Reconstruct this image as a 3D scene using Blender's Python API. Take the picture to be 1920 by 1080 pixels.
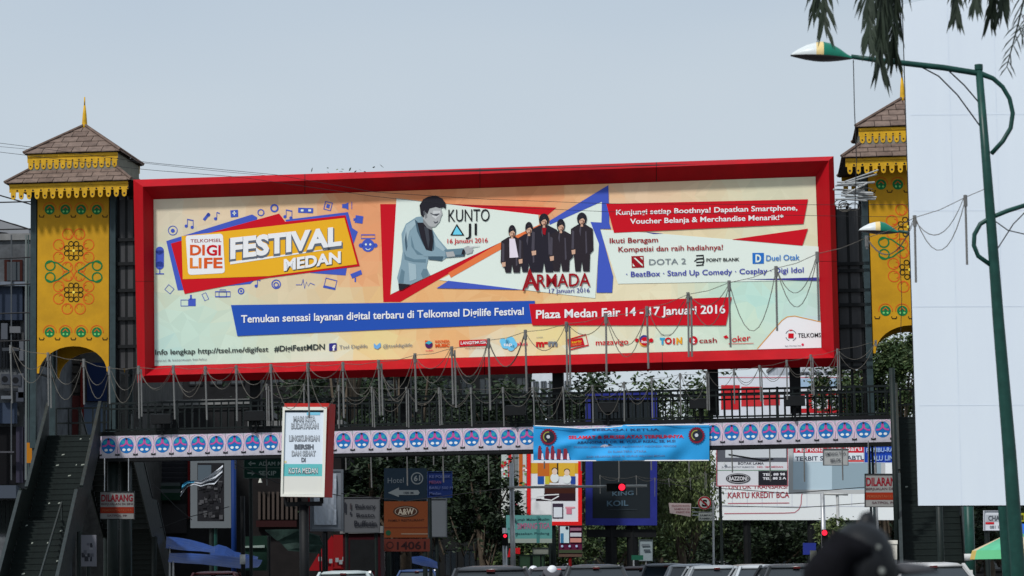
import bpy, math, random
from mathutils import Vector as V, Matrix
R = math.radians
random.seed(11)
for o in list(bpy.data.objects): bpy.data.objects.remove(o)
SC = bpy.context.scene
COL = SC.collection

# ---------------------------------------------------------------- camera
F, CXP, CYP = 4800.0, 960.0, 540.0
PITCH, ROLL, EYE = 6.2, 0.95, 1.5
CAMROT = Matrix.Rotation(R(90 + PITCH), 3, 'X') @ Matrix.Rotation(R(-ROLL), 3, 'Z')
cd = bpy.data.cameras.new('camera'); cam = bpy.data.objects.new('camera', cd); COL.objects.link(cam)
cam.location = (0, 0, EYE); cam.rotation_euler = CAMROT.to_euler()
cd.sensor_width = 36; cd.lens = 36 * F / 1920; cd.clip_start = .1; cd.clip_end = 6000
cd.dof.use_dof = True; cd.dof.focus_distance = 74; cd.dof.aperture_fstop = 3.8
SC.camera = cam

# ---------------------------------------------------------------- light
SUN_EL, SUN_AZ = 50, 218        # azimuth clockwise from +Y: light comes over the viewer's left shoulder
w = bpy.data.worlds.new("World"); SC.world = w; w.use_nodes = True
nt = w.node_tree; nt.nodes.clear()
out = nt.nodes.new('ShaderNodeOutputWorld'); bg = nt.nodes.new('ShaderNodeBackground')
sky = nt.nodes.new('ShaderNodeTexSky'); sky.sky_type = 'NISHITA'; sky.sun_disc = False
sky.sun_elevation = R(SUN_EL); sky.sun_rotation = R(SUN_AZ); sky.dust_density = 3; sky.air_density = 1.2
mix = nt.nodes.new('ShaderNodeMix'); mix.data_type = 'RGBA'
tc = nt.nodes.new('ShaderNodeTexCoord'); mp = nt.nodes.new('ShaderNodeMapping'); mp.inputs['Scale'].default_value = (1.2, 1.2, 4)
nz = nt.nodes.new('ShaderNodeTexNoise'); nz.inputs['Scale'].default_value = 2.2; nz.inputs['Detail'].default_value = 3
rp = nt.nodes.new('ShaderNodeValToRGB')
rp.color_ramp.elements[0].position = .3; rp.color_ramp.elements[0].color = (4.85, 5.85, 7.0, 1)
rp.color_ramp.elements[1].position = .75; rp.color_ramp.elements[1].color = (5.8, 6.6, 7.4, 1)
nt.links.new(tc.outputs['Generated'], mp.inputs[0]); nt.links.new(mp.outputs[0], nz.inputs['Vector'])
nt.links.new(nz.outputs['Fac'], rp.inputs[0])
mix.inputs['Factor'].default_value = .9
nt.links.new(sky.outputs[0], mix.inputs['A']); nt.links.new(rp.outputs[0], mix.inputs['B'])
sx = nt.nodes.new('ShaderNodeSeparateXYZ'); mr = nt.nodes.new('ShaderNodeMapRange'); mr.inputs['From Min'].default_value = 0; mr.inputs['From Max'].default_value = .24; mr.inputs['To Min'].default_value = .75; mr.inputs['To Max'].default_value = 0
mx2 = nt.nodes.new('ShaderNodeMix'); mx2.data_type = 'RGBA'; mx2.inputs['B'].default_value = (6.9, 7.5, 7.8, 1)
nt.links.new(tc.outputs['Generated'], sx.inputs[0]); nt.links.new(sx.outputs['Z'], mr.inputs['Value']); nt.links.new(mr.outputs[0], mx2.inputs['Factor'])
nt.links.new(mix.outputs['Result'], mx2.inputs['A']); nt.links.new(mx2.outputs['Result'], bg.inputs[0]); bg.inputs[1].default_value = .1
nt.links.new(bg.outputs[0], out.inputs[0])
ld = bpy.data.lights.new('sun', 'SUN'); ld.energy = 3.0; ld.angle = R(5); ld.color = (1, .975, .95)
sun = bpy.data.objects.new('sun', ld); COL.objects.link(sun); sun.location = (-30, -30, 60)
sd = V((math.sin(R(SUN_AZ)) * math.cos(R(SUN_EL)), math.cos(R(SUN_AZ)) * math.cos(R(SUN_EL)), math.sin(R(SUN_EL))))
sun.rotation_euler = sd.to_track_quat('Z', 'Y').to_euler()
SC.view_settings.view_transform = 'Standard'; SC.view_settings.look = 'None'
SC.view_settings.exposure = 0; SC.view_settings.gamma = 1; SC.view_settings.use_curve_mapping = False
SC.render.engine = 'CYCLES'

# ---------------------------------------------------------------- geometry helpers
def ray(px, py): return CAMROT @ V(((px - CXP) / F, -(py - CYP) / F, -1))
def P(px, py, Y):                          # the place Y metres down the street seen at this pixel
    d = ray(px, py); return V((0, 0, EYE)) + d * (Y / d.y)
def mpp(Y): return Y / F                   # metres per photo pixel at that distance
class PL:                                  # an upright plane in the street; yaw turns its right end towards us
    def __init__(s, o, yaw=0):
        s.o = V(o); s.n = V((-math.sin(R(yaw)), -math.cos(R(yaw)), 0)); s.u = V((math.cos(R(yaw)), -math.sin(R(yaw)), 0))
    def at(s, px, py, k=0):
        d = ray(px, py); c = V((0, 0, EYE)); t = (s.o + s.n * k - c).dot(s.n) / d.dot(s.n); return c + d * t
YAW = 5.4
BR = PL((0, 75, 0), YAW)
U, N, Z = BR.u, BR.n, V((0, 0, 1))
def W(u, w, z): return BR.o + U * u + N * w + Z * z
def uz(px, py, w=0):
    p = BR.at(px, py, w); return (p - BR.o).dot(U), p.z

def lin(c): return c / 12.92 if c <= .04045 else ((c + .055) / 1.055) ** 2.4
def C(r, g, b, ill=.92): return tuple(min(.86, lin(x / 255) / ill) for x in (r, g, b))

MATS = {}
def mat(name, col, rough=.6, metal=0, noise=0, scale=3, bump=0, streak=False, spec=.22, emit=None, es=1, trans=0):
    if name in MATS: return MATS[name]
    m = bpy.data.materials.new(name); m.use_nodes = True; t = m.node_tree; b = t.nodes['Principled BSDF']
    b.inputs['Roughness'].default_value = rough; b.inputs['Metallic'].default_value = metal
    b.inputs['Specular IOR Level'].default_value = spec
    b.inputs['Base Color'].default_value = (*col, 1)
    if emit: b.inputs['Emission Color'].default_value = (*emit, 1); b.inputs['Emission Strength'].default_value = es
    if noise or bump:
        c = t.nodes.new('ShaderNodeTexCoord'); n = t.nodes.new('ShaderNodeTexNoise')
        n.inputs['Scale'].default_value = scale; n.inputs['Detail'].default_value = 6; n.inputs['Roughness'].default_value = .65
        if streak:
            q = t.nodes.new('ShaderNodeMapping'); q.inputs['Scale'].default_value = (1, 1, .12)
            t.links.new(c.outputs['Object'], q.inputs[0]); t.links.new(q.outputs[0], n.inputs['Vector'])
        else: t.links.new(c.outputs['Object'], n.inputs['Vector'])
        if noise:
            r = t.nodes.new('ShaderNodeValToRGB'); e = r.color_ramp.elements
            e[0].position = .3; e[0].color = (*[x * (1 - noise) for x in col], 1)
            e[1].position = .7; e[1].color = (*[min(.9, x * (1 + noise * .6)) for x in col], 1)
            t.links.new(n.outputs['Fac'], r.inputs[0]); t.links.new(r.outputs[0], b.inputs['Base Color'])
            r2 = t.nodes.new('ShaderNodeMapRange'); r2.inputs['To Min'].default_value = max(.1, rough - .12); r2.inputs['To Max'].default_value = min(1, rough + .15)
            t.links.new(n.outputs['Fac'], r2.inputs['Value']); t.links.new(r2.outputs[0], b.inputs['Roughness'])
        if bump:
            u = t.nodes.new('ShaderNodeBump'); u.inputs['Strength'].default_value = bump; u.inputs['Distance'].default_value = .02
            t.links.new(n.outputs['Fac'], u.inputs['Height']); t.links.new(u.outputs[0], b.inputs['Normal'])
    MATS[name] = m; return m
def ink(r, g, b, ill=.92, rough=.55):
    return mat('ink_%d_%d_%d_%d' % (r, g, b, int(ill * 100)), C(r, g, b, ill), rough, spec=.12)

WL = {}
def wl(o): return WL.get(o.name, V((0, 0, 0)))
def tag(o, label=None, cat=None, group=None, kind=None):
    if label: o['label'] = label
    if cat: o['category'] = cat
    if group: o['group'] = group
    if kind: o['kind'] = kind
    return o
def thing(name, label, cat, loc, group=None):
    o = bpy.data.objects.new(name, None); o.empty_display_size = .3; COL.objects.link(o)
    o.location = loc; WL[o.name] = V(loc); return tag(o, label, cat, group)
def copy_tree(o, delta=None, parent=None):
    c = o.copy(); COL.objects.link(c)
    if parent is not None: c.parent = parent
    if delta is not None: c.location = o.location + delta
    WL[c.name] = wl(o) + (delta if delta is not None else V((0, 0, 0)))
    for ch in list(o.children): copy_tree(ch, None, c)
    return c

class MB:
    def __init__(s): s.v = []; s.f = []; s.m = []; s.sm = False
    def add(s, vs, fs, m=0):
        b = len(s.v); s.v += [tuple(x) for x in vs]
        for f in fs: s.f.append(tuple(b + i for i in f)); s.m.append(m)
        return s
    def hexa(s, p, m=0):     # 0-3 one face, 4-7 the opposite face
        return s.add(p, [(0, 1, 2, 3), (7, 6, 5, 4), (0, 4, 5, 1), (1, 5, 6, 2), (2, 6, 7, 3), (3, 7, 4, 0)], m)
    def box(s, lo, hi, m=0, fr=None):
        (a, b, c), (d, e, f) = lo, hi
        p = [(a, b, c), (d, b, c), (d, b, f), (a, b, f), (a, e, c), (d, e, c), (d, e, f), (a, e, f)]
        if fr: p = [fr(*q) for q in p]
        return s.hexa(p, m)
    def beam(s, a, b, wd, h=None, m=0, up=Z):   # rectangular bar from a to b
        a, b = V(a), V(b); h = h or wd; d = (b - a).normalized(); x = d.cross(V(up))
        if x.length < 1e-3: x = d.cross(V((1, 0, 0)))
        x.normalize(); y = x.cross(d).normalized(); x = x * wd / 2; y = y * h / 2
        return s.hexa([a - x - y, a + x - y, a + x + y, a - x + y, b - x - y, b + x - y, b + x + y, b - x + y], m)
    def prism(s, pts, off, m=0, m2=None):
        off = V(off); n = len(pts); b = len(s.v); s.v += [tuple(p) for p in pts] + [tuple(V(p) + off) for p in pts]
        s.f.append(tuple(range(b, b + n))); s.m.append(m); s.f.append(tuple(b + n + i for i in reversed(range(n)))); s.m.append(m if m2 is None else m2)
        for i in range(n):
            j = (i + 1) % n; s.f.append((b + i, b + n + i, b + n + j, b + j)); s.m.append(m if m2 is None else m2)
        return s
    def tube(s, path, r, n=6, m=0, cap=True):
        path = [V(p) for p in path]; k = len(path); rs = r if isinstance(r, (list, tuple)) else [r] * k
        b = len(s.v); prev = None
        for i, p in enumerate(path):
            d = (path[min(i + 1, k - 1)] - path[max(i - 1, 0)]).normalized()
            x = d.cross(prev if prev is not None and abs(d.dot(prev)) < .95 else (Z if abs(d.z) < .9 else V((0, 1, 0)))).normalized() if prev is None else (prev - d * prev.dot(d)).normalized()
            prev = x; y = d.cross(x)
            for j in range(n):
                a = 2 * math.pi * j / n; s.v.append(tuple(p + (x * math.cos(a) + y * math.sin(a)) * rs[i]))
        for i in range(k - 1):
            for j in range(n):
                a = b + i * n + j; c = b + i * n + (j + 1) % n; s.f.append((a, c, c + n, a + n)); s.m.append(m)
        if cap:
            s.f.append(tuple(b + j for j in reversed(range(n)))); s.m.append(m)
            s.f.append(tuple(b + (k - 1) * n + j for j in range(n))); s.m.append(m)
        return s
    def lathe(s, c, prof, n=12, m=0, axis=Z, cap=True):   # prof: (radius, height along axis)
        axis = V(axis).normalized(); x = axis.cross(V((0, 1, 0)) if abs(axis.y) < .9 else V((1, 0, 0))).normalized(); y = axis.cross(x); b = len(s.v)
        for r, h in prof:
            for j in range(n):
                a = 2 * math.pi * j / n; s.v.append(tuple(V(c) + axis * h + (x * math.cos(a) + y * math.sin(a)) * r))
        for i in range(len(prof) - 1):
            for j in range(n):
                a = b + i * n + j; q = b + i * n + (j + 1) % n; s.f.append((a, q, q + n, a + n)); s.m.append(m)
        if cap:
            s.f.append(tuple(b + j for j in reversed(range(n)))); s.m.append(m)
            s.f.append(tuple(b + (len(prof) - 1) * n + j for j in range(n))); s.m.append(m)
        return s
    def poly(s, pl, pts, k=0, m=0): return s.add([pl.at(x, y, k) for x, y in pts], [tuple(range(len(pts)))], m)
    def disc(s, pl, x, y, r, k=0, m=0, ry=None, n=14):
        ry = ry or r; return s.poly(pl, [(x + r * math.cos(-2 * math.pi * i / n), y + ry * math.sin(-2 * math.pi * i / n)) for i in range(n)], k, m)
    def ribbon(s, pl, path, wd, k=0, m=0, closed=False):
        n = len(path); L = []; Rr = []
        for i, (x, y) in enumerate(path):
            if closed: a, b = path[i - 1], path[(i + 1) % n]
            else: a, b = path[max(i - 1, 0)], path[min(i + 1, n - 1)]
            dx, dy = b[0] - a[0], b[1] - a[1]; l = math.hypot(dx, dy) or 1; nx, ny = -dy / l * wd / 2, dx / l * wd / 2
            L.append((x + nx, y + ny)); Rr.append((x - nx, y - ny))
        for i in range(n if closed else n - 1):
            j = (i + 1) % n; s.poly(pl, [Rr[i], Rr[j], L[j], L[i]], k, m)
        return s
    def ring(s, pl, x, y, r, wd, k=0, m=0, a0=0, a1=360, n=16, ry=None):
        ry = ry or r; full = a1 - a0 >= 360
        pts = [(x + r * math.cos(R(a0 + (a1 - a0) * i / n)), y - ry * math.sin(R(a0 + (a1 - a0) * i / n))) for i in range(n if full else n + 1)]
        return s.ribbon(pl, pts, wd, k, m, full)
    def build(s, name, mats, parent=None, smooth=False, origin=None):
        me = bpy.data.meshes.new(name)
        if not isinstance(mats, (list, tuple)): mats = [mats]
        if parent is not None: base = wl(parent)
        elif origin is not None: base = V(origin)
        else:
            xs = [v[0] for v in s.v]; ys = [v[1] for v in s.v]; zs = [v[2] for v in s.v]
            base = V(((min(xs) + max(xs)) / 2, (min(ys) + max(ys)) / 2, min(zs)))
        me.from_pydata([(v[0] - base.x, v[1] - base.y, v[2] - base.z) for v in s.v], [], s.f)
        for m_ in mats: me.materials.append(m_)
        if len(mats) > 1: me.polygons.foreach_set('material_index', s.m)
        if smooth: me.polygons.foreach_set('use_smooth', [True] * len(me.polygons))
        me.update(); o = bpy.data.objects.new(name, me); COL.objects.link(o)
        if parent is not None: o.parent = parent; WL[o.name] = base
        else: o.location = base; WL[o.name] = base
        return o

TC = {}
def tmesh(txt, bold):
    k = (txt, bold)
    if k not in TC:
        c = bpy.data.curves.new('t', 'FONT'); c.body = txt; c.size = 1; c.offset = bold; c.resolution_u = 3
        o = bpy.data.objects.new('t', c); me = bpy.data.meshes.new_from_object(o)
        vs = [(v.co.x, v.co.y) for v in me.vertices]; fs = [tuple(p.vertices) for p in me.polygons]
        bpy.data.objects.remove(o); bpy.data.curves.remove(c); bpy.data.meshes.remove(me); TC[k] = (vs, fs)
    return TC[k]
def text_mb(mb, pl, txt, x0, y0, x1, y1, h, k=.01, m=0, bold=.012, warp=None, h1=None):
    vs, fs = tmesh(txt, bold); hv, _ = tmesh('H', bold); ch = max(v[1] for v in hv)
    a = min(v[0] for v in vs); b = max(v[0] for v in vs); h1 = h1 or h
    def q(v):
        t = (v[0] - a) / (b - a); hh = h + (h1 - h) * t
        px, py = x0 + (x1 - x0) * t, y0 + (y1 - y0) * t - v[1] / ch * hh
        return pl.at(px, py, k + (warp(px, py) if warp else 0))
    mb.add([q(v) for v in vs], fs, m)
def text(pl, txt, x0, y0, x1, y1, h, k, m, parent, bold=.012, warp=None, h1=None, name='lettering'):
    mb = MB(); text_mb(mb, pl, txt, x0, y0, x1, y1, h, k, 0, bold, warp, h1); return mb.build(name, m, parent)
def lerp(a, b, t): return a + (b - a) * t
def interp(tab, x):
    for (a, b), (c, d) in zip(tab, tab[1:]):
        if x <= c: return b + (d - b) * (x - a) / (c - a)
    return tab[-1][1]

# ---------------------------------------------------------------- materials
red_paint = mat('red_cladding', (.40, .004, .010), .55, noise=.2, scale=1.4, streak=True, spec=.12, bump=.08)
green_metal = mat('dark_green_metal', (.0055, .012, .0105), .55, noise=.45, scale=5, spec=.3)
rail_metal = mat('rail_metal', (.006, .010, .010), .5, noise=.4, scale=6)
black_steel = mat('black_steel', (.005, .006, .007), .6, noise=.4, scale=4)
grey_sheet = mat('grey_sheet', (.055, .055, .058), .6, noise=.5, scale=2, streak=True, bump=.2)
tile_mat = mat('roof_tile', (.178, .128, .104), .75, noise=.35, scale=5, bump=.4)
tile_mat2 = mat('roof_tile_dark', (.145, .102, .083), .8, noise=.35, scale=5, bump=.4)
yellow = mat('yellow_panel', (.53, .275, .006), .6, noise=.16, scale=1.6)
yellow2 = mat('yellow_board', (.60, .34, .012), .5, noise=.25, scale=4)
brown_dark = mat('dark_soffit', (.03, .02, .016), .8, noise=.3, scale=4)
pole_green = mat('pole_green', (.012, .058, .047), .38, noise=.3, scale=6)
tube_grey = mat('tube_grey', (.16, .16, .155), .45, noise=.2, scale=9)
cord_grey = mat('cord_grey', (.115, .105, .09), .7, noise=.3, scale=9)
cable_black = mat('cable_black', (.02, .02, .022), .6)
white_sheet = mat('white_sheet', (.745, .815, .90), .55, noise=.06, scale=.35, streak=True, bump=.12)
off_white = mat('off_white', (.55, .56, .55), .6, noise=.2, scale=3)
concrete = mat('concrete', (.20, .20, .195), .85, noise=.4, scale=1.4, bump=.3)
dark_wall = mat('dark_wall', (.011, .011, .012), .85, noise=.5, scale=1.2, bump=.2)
glass = mat('dark_glass', (.015, .02, .025), .08, spec=.8)
asphalt = mat('asphalt', (.05, .05, .052), .9, noise=.25, scale=2, bump=.5)
white_line = mat('road_paint', (.7, .7, .68), .7, noise=.2, scale=5)
chrome = mat('galvanised', (.45, .46, .47), .35, .6, noise=.2, scale=8)
rubber = mat('rubber', (.02, .02, .02), .8)
bark = mat('bark', (.09, .07, .05), .9, noise=.4, scale=6, bump=.6)

# ---------------------------------------------------------------- setting
def ground():
    m = MB(); m.add([(-900, -60, -.02), (900, -60, -.02), (900, 1500, -.02), (-900, 1500, -.02)], [(0, 1, 2, 3)])
    tag(m.build('ground', mat('ground', (.12, .11, .09), .95, noise=.3, scale=.5, bump=.3)), kind='structure')
    m = MB(); m.add([(-10.3, -50, 0), (8.8, -50, 0), (8.8, 500, 0), (-10.3, 500, 0)], [(0, 1, 2, 3)])
    tag(m.build('road', asphalt), kind='structure')
    m = MB()
    for x in (-4.2, 2.4):
        for i in range(60): m.add([(x - .06, i * 8 - 20, .004), (x + .06, i * 8 - 20, .004), (x + .06, i * 8 - 17, .004), (x - .06, i * 8 - 17, .004)], [(0, 1, 2, 3)])
    tag(m.build('road_markings', white_line), kind='structure')
    for a, b in ((-22, -10.3), (8.8, 22)):
        m = MB(); m.box((a, -50, -.02), (b, 500, .12)); tag(m.build('pavement', concrete), kind='structure')
ground()

# ---------------------------------------------------------------- billboard
def quad_pt(Q, s, t): # bilinear in pixels
    a = (lerp(Q[0][0], Q[1][0], s), lerp(Q[0][1], Q[1][1], s)); b = (lerp(Q[3][0], Q[2][0], s), lerp(Q[3][1], Q[2][1], s))
    return lerp(a[0], b[0], t), lerp(a[1], b[1], t)
OUT = [(250, 337), (1563, 293), (1575, 687), (258, 718)]
RID = [(268, 350), (1554, 301), (1564, 671), (272, 704)]
INN = [(288, 374), (1529, 331), (1540, 652), (290, 686)]
bb = thing('billboard', 'huge landscape festival advert in a thick sloping red frame above the footbridge', 'billboard', W(0, 0, 5.8))
def frame_side(i, j, cuts):
    hor = abs(OUT[i][0] - OUT[j][0]) > 600; ax = 0 if hor else 1
    def q(S, t, w, ins=0):
        if 0 < t < 1:      # cut square across the side
            c = lerp(OUT[i][ax], OUT[j][ax], t); t = (c - S[i][ax]) / (S[j][ax] - S[i][ax])
        return BR.at(lerp(S[i][0], S[j][0], t), lerp(S[i][1], S[j][1], t), w)
    def piece(a, b, d, name, m_):
        m = MB(); pa, pb = [[q(OUT, t, .12 - d), q(RID, t, .5 - d), q(INN, t, .02 - d * .5), q(INN, t, -.25), q(OUT, t, -.25)] for t in (a, b)]
        m.add(pa + pb, [(0, 1, 6, 5), (1, 2, 7, 6), (2, 3, 8, 7), (3, 4, 9, 8), (4, 0, 5, 9), (4, 3, 2, 1, 0), (5, 6, 7, 8, 9)]); m.build(name, m_, bb)
    ts = [0] + cuts + [1]
    piece(0, 1, .035, 'frame_core', black_steel)
    for a, b in zip(ts, ts[1:]):
        g = .0005 if hor else .001
        piece(a + (g if a > 0 else 0), b - (g if b < 1 else 0), 0, 'frame_panel', red_paint)
frame_side(0, 1, [.245, .495, .747]); frame_side(3, 2, [.245, .494, .747]); frame_side(0, 3, [.5]); frame_side(1, 2, [.5])

KN = [(300, 390, 215, 205, 180), (400, 380, 228, 205, 172), (550, 370, 230, 192, 150), (680, 380, 232, 158, 110), (720, 450, 232, 155, 105), (300, 500, 210, 218, 190),
      (350, 620, 200, 225, 208), (300, 660, 185, 218, 208), (500, 640, 215, 226, 200), (650, 550, 228, 205, 160), (700, 640, 240, 212, 148), (850, 640, 238, 180, 118),
      (800, 370, 230, 148, 98), (1000, 360, 232, 150, 102), (1100, 370, 232, 178, 130), (1200, 360, 232, 200, 165), (1500, 360, 218, 215, 185), (1500, 450, 226, 222, 188),
      (1300, 450, 230, 212, 172), (1200, 560, 236, 224, 188), (1400, 600, 205, 228, 205), (1500, 560, 195, 225, 212), (1450, 520, 203, 226, 205), (950, 550, 236, 178, 118),
      (1050, 625, 238, 215, 150), (1100, 650, 225, 230, 208), (1520, 620, 200, 222, 222), (1420, 560, 190, 228, 215), (720, 560, 232, 190, 130), (600, 670, 225, 228, 205),
      (900, 665, 228, 228, 205), (1300, 640, 215, 232, 212), (560, 530, 222, 205, 170), (450, 660, 205, 226, 208), (680, 520, 235, 165, 115), (800, 560, 238, 180, 120)]
def pcol(x, y):
    s = [0, 0, 0]; ws = 0
    for a, b, r, g, bl in KN:
        wt = 1 / ((x - a) ** 2 + (y - b) ** 2 * 2.2 + 400) ** 1.6; ws += wt
        s[0] += r * wt; s[1] += g * wt; s[2] += bl * wt
    return [q / ws for q in s]
def make_poster():
    NX, NY = 44, 12; rnd = random.Random(3); g = []
    for j in range(NY + 1):
        for i in range(NX + 1):
            s = i / NX; t = j / NY
            if 0 < i < NX: s += rnd.uniform(-.38, .38) / NX
            if 0 < j < NY: t += rnd.uniform(-.38, .38) / NY
            g.append(quad_pt(INN, s, t))
    vs = [BR.at(x, y, .03) for x, y in g]; fs = []; cols = []
    for j in range(NY):
        for i in range(NX):
            a = j * (NX + 1) + i; q = [a, a + NX + 1, a + NX + 2, a + 1]
            tris = [(q[0], q[1], q[2]), (q[0], q[2], q[3])] if rnd.random() < .5 else [(q[0], q[1], q[3]), (q[1], q[2], q[3])]
            for t in tris:
                fs.append(t); cx = sum(g[k][0] for k in t) / 3; cy = sum(g[k][1] for k in t) / 3
                c = pcol(cx, cy); d = rnd.uniform(-4, 4); cols.append([v + d for v in c])
    m = MB(); m.add(vs, fs); pm = bpy.data.materials.new('poster_print'); pm.use_nodes = True; t = pm.node_tree; b = t.nodes['Principled BSDF']
    b.inputs['Roughness'].default_value = .5; b.inputs['Specular IOR Level'].default_value = .25
    at = t.nodes.new('ShaderNodeVertexColor'); at.layer_name = 'print'; t.links.new(at.outputs[0], b.inputs['Base Color'])
    o = m.build('poster', pm, bb); ca = o.data.color_attributes.new('print', 'FLOAT_COLOR', 'CORNER'); k = 0
    for fi, p in enumerate(o.data.polygons):
        col = (*C(*cols[fi], .98), 1)
        for _ in range(p.loop_total): ca.data[k].color = col; k += 1
    return o
poster = make_poster()
PB = dict(red=ink(196, 14, 32), blue=ink(66, 88, 184), rblue=ink(36, 80, 172), yel=ink(236, 172, 36), white=ink(250, 250, 250), cream=ink(220, 234, 220), navy=ink(58, 56, 140),
          orange=ink(226, 118, 66), grey=ink(120, 128, 134), black=ink(26, 26, 30), dred=ink(150, 16, 30), cyan=ink(110, 205, 230), teal=ink(100, 140, 158), dark=ink(36, 34, 42),
          skin=ink(205, 165, 140), gskin=ink(170, 172, 172), pink=ink(215, 60, 90), gold=ink(214, 150, 60), orr=ink(212, 84, 30), orl=ink(222, 120, 36), gtext=ink(52, 62, 60), purple=ink(80, 30, 90), jacket2=ink(82, 116, 136))
def shape(name, polys, k, m, par=poster):
    mb = MB()
    for p in polys: mb.poly(BR, list(reversed(p)), k)
    return mb.build(name, PB[m] if isinstance(m, str) else m, par)
def z2(*l): return [(270 + x * .2344, 350 + y * .2344) for x, y in l]
def z3(*l): return [(700 + x * .2344, 340 + y * .2344) for x, y in l]
def z4(*l): return [(1120 + x * .2344, 340 + y * .2344) for x, y in l]
def bt(txt, p0, p1, h, m, k=.075, bold=.012, h1=None, name='lettering'):
    return text(BR, txt, p0[0], p0[1], p1[0], p1[1], h, k, PB[m] if isinstance(m, str) else m, poster, bold, None, h1, name)
# festival plate
shape('blue_ribbon', [z2((178, 435), (865, 222), (905, 245), (880, 750), (850, 778), (330, 826), (270, 830)), z2((1130, 265), (1632, 203), (1665, 330), (1710, 360), (1640, 560), (1612, 710), (1330, 690))], .036, 'blue')
shape('red_ribbon', [z2((215, 455), (1080, 215), (1130, 280), (1612, 228), (1725, 635), (990, 730), (325, 858))], .042, 'red')
shape('yellow_plate', [z2((300, 395), (1603, 250), (1705, 620), (1000, 715), (310, 740))], .048, 'yel')
shape('white_badge', [z2((350, 392), (610, 376), (626, 384), (632, 400), (646, 670), (642, 684), (628, 692), (376, 706), (360, 700), (352, 686), (334, 410), (340, 396))], .054, 'white')
bt('TELKOMSEL', *z2((372, 447), (620, 441)), 6, 'dred', .06, 0)
bt('DI', *z2((368, 546), (486, 546)), 19, 'orr', .06, .03); bt('GI', *z2((500, 547), (614, 548)), 19, 'red', .06, .03)
bt('LI', *z2((366, 650), (460, 650)), 19, 'orl', .06, .03); bt('FE', *z2((480, 650), (628, 648)), 19, 'orr', .06, .03)
bt('FESTIVAL', *z2((680, 585), (1590, 478)), 40, ink(96, 104, 118), .054, .075, 36)
bt('FESTIVAL', *z2((690, 572), (1580, 462)), 38, 'white', .062, .045, 34)
shape('white_stroke', [z2((690, 600), (1500, 494), (1500, 499), (690, 622))], .054, 'white')
bt('MEDAN', *z2((1122, 676), (1580, 612)), 21, ink(80, 80, 70), .054, .05, 21); bt('MEDAN', *z2((1118, 670), (1574, 605)), 21, 'white', .06, .04, 21)
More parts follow.
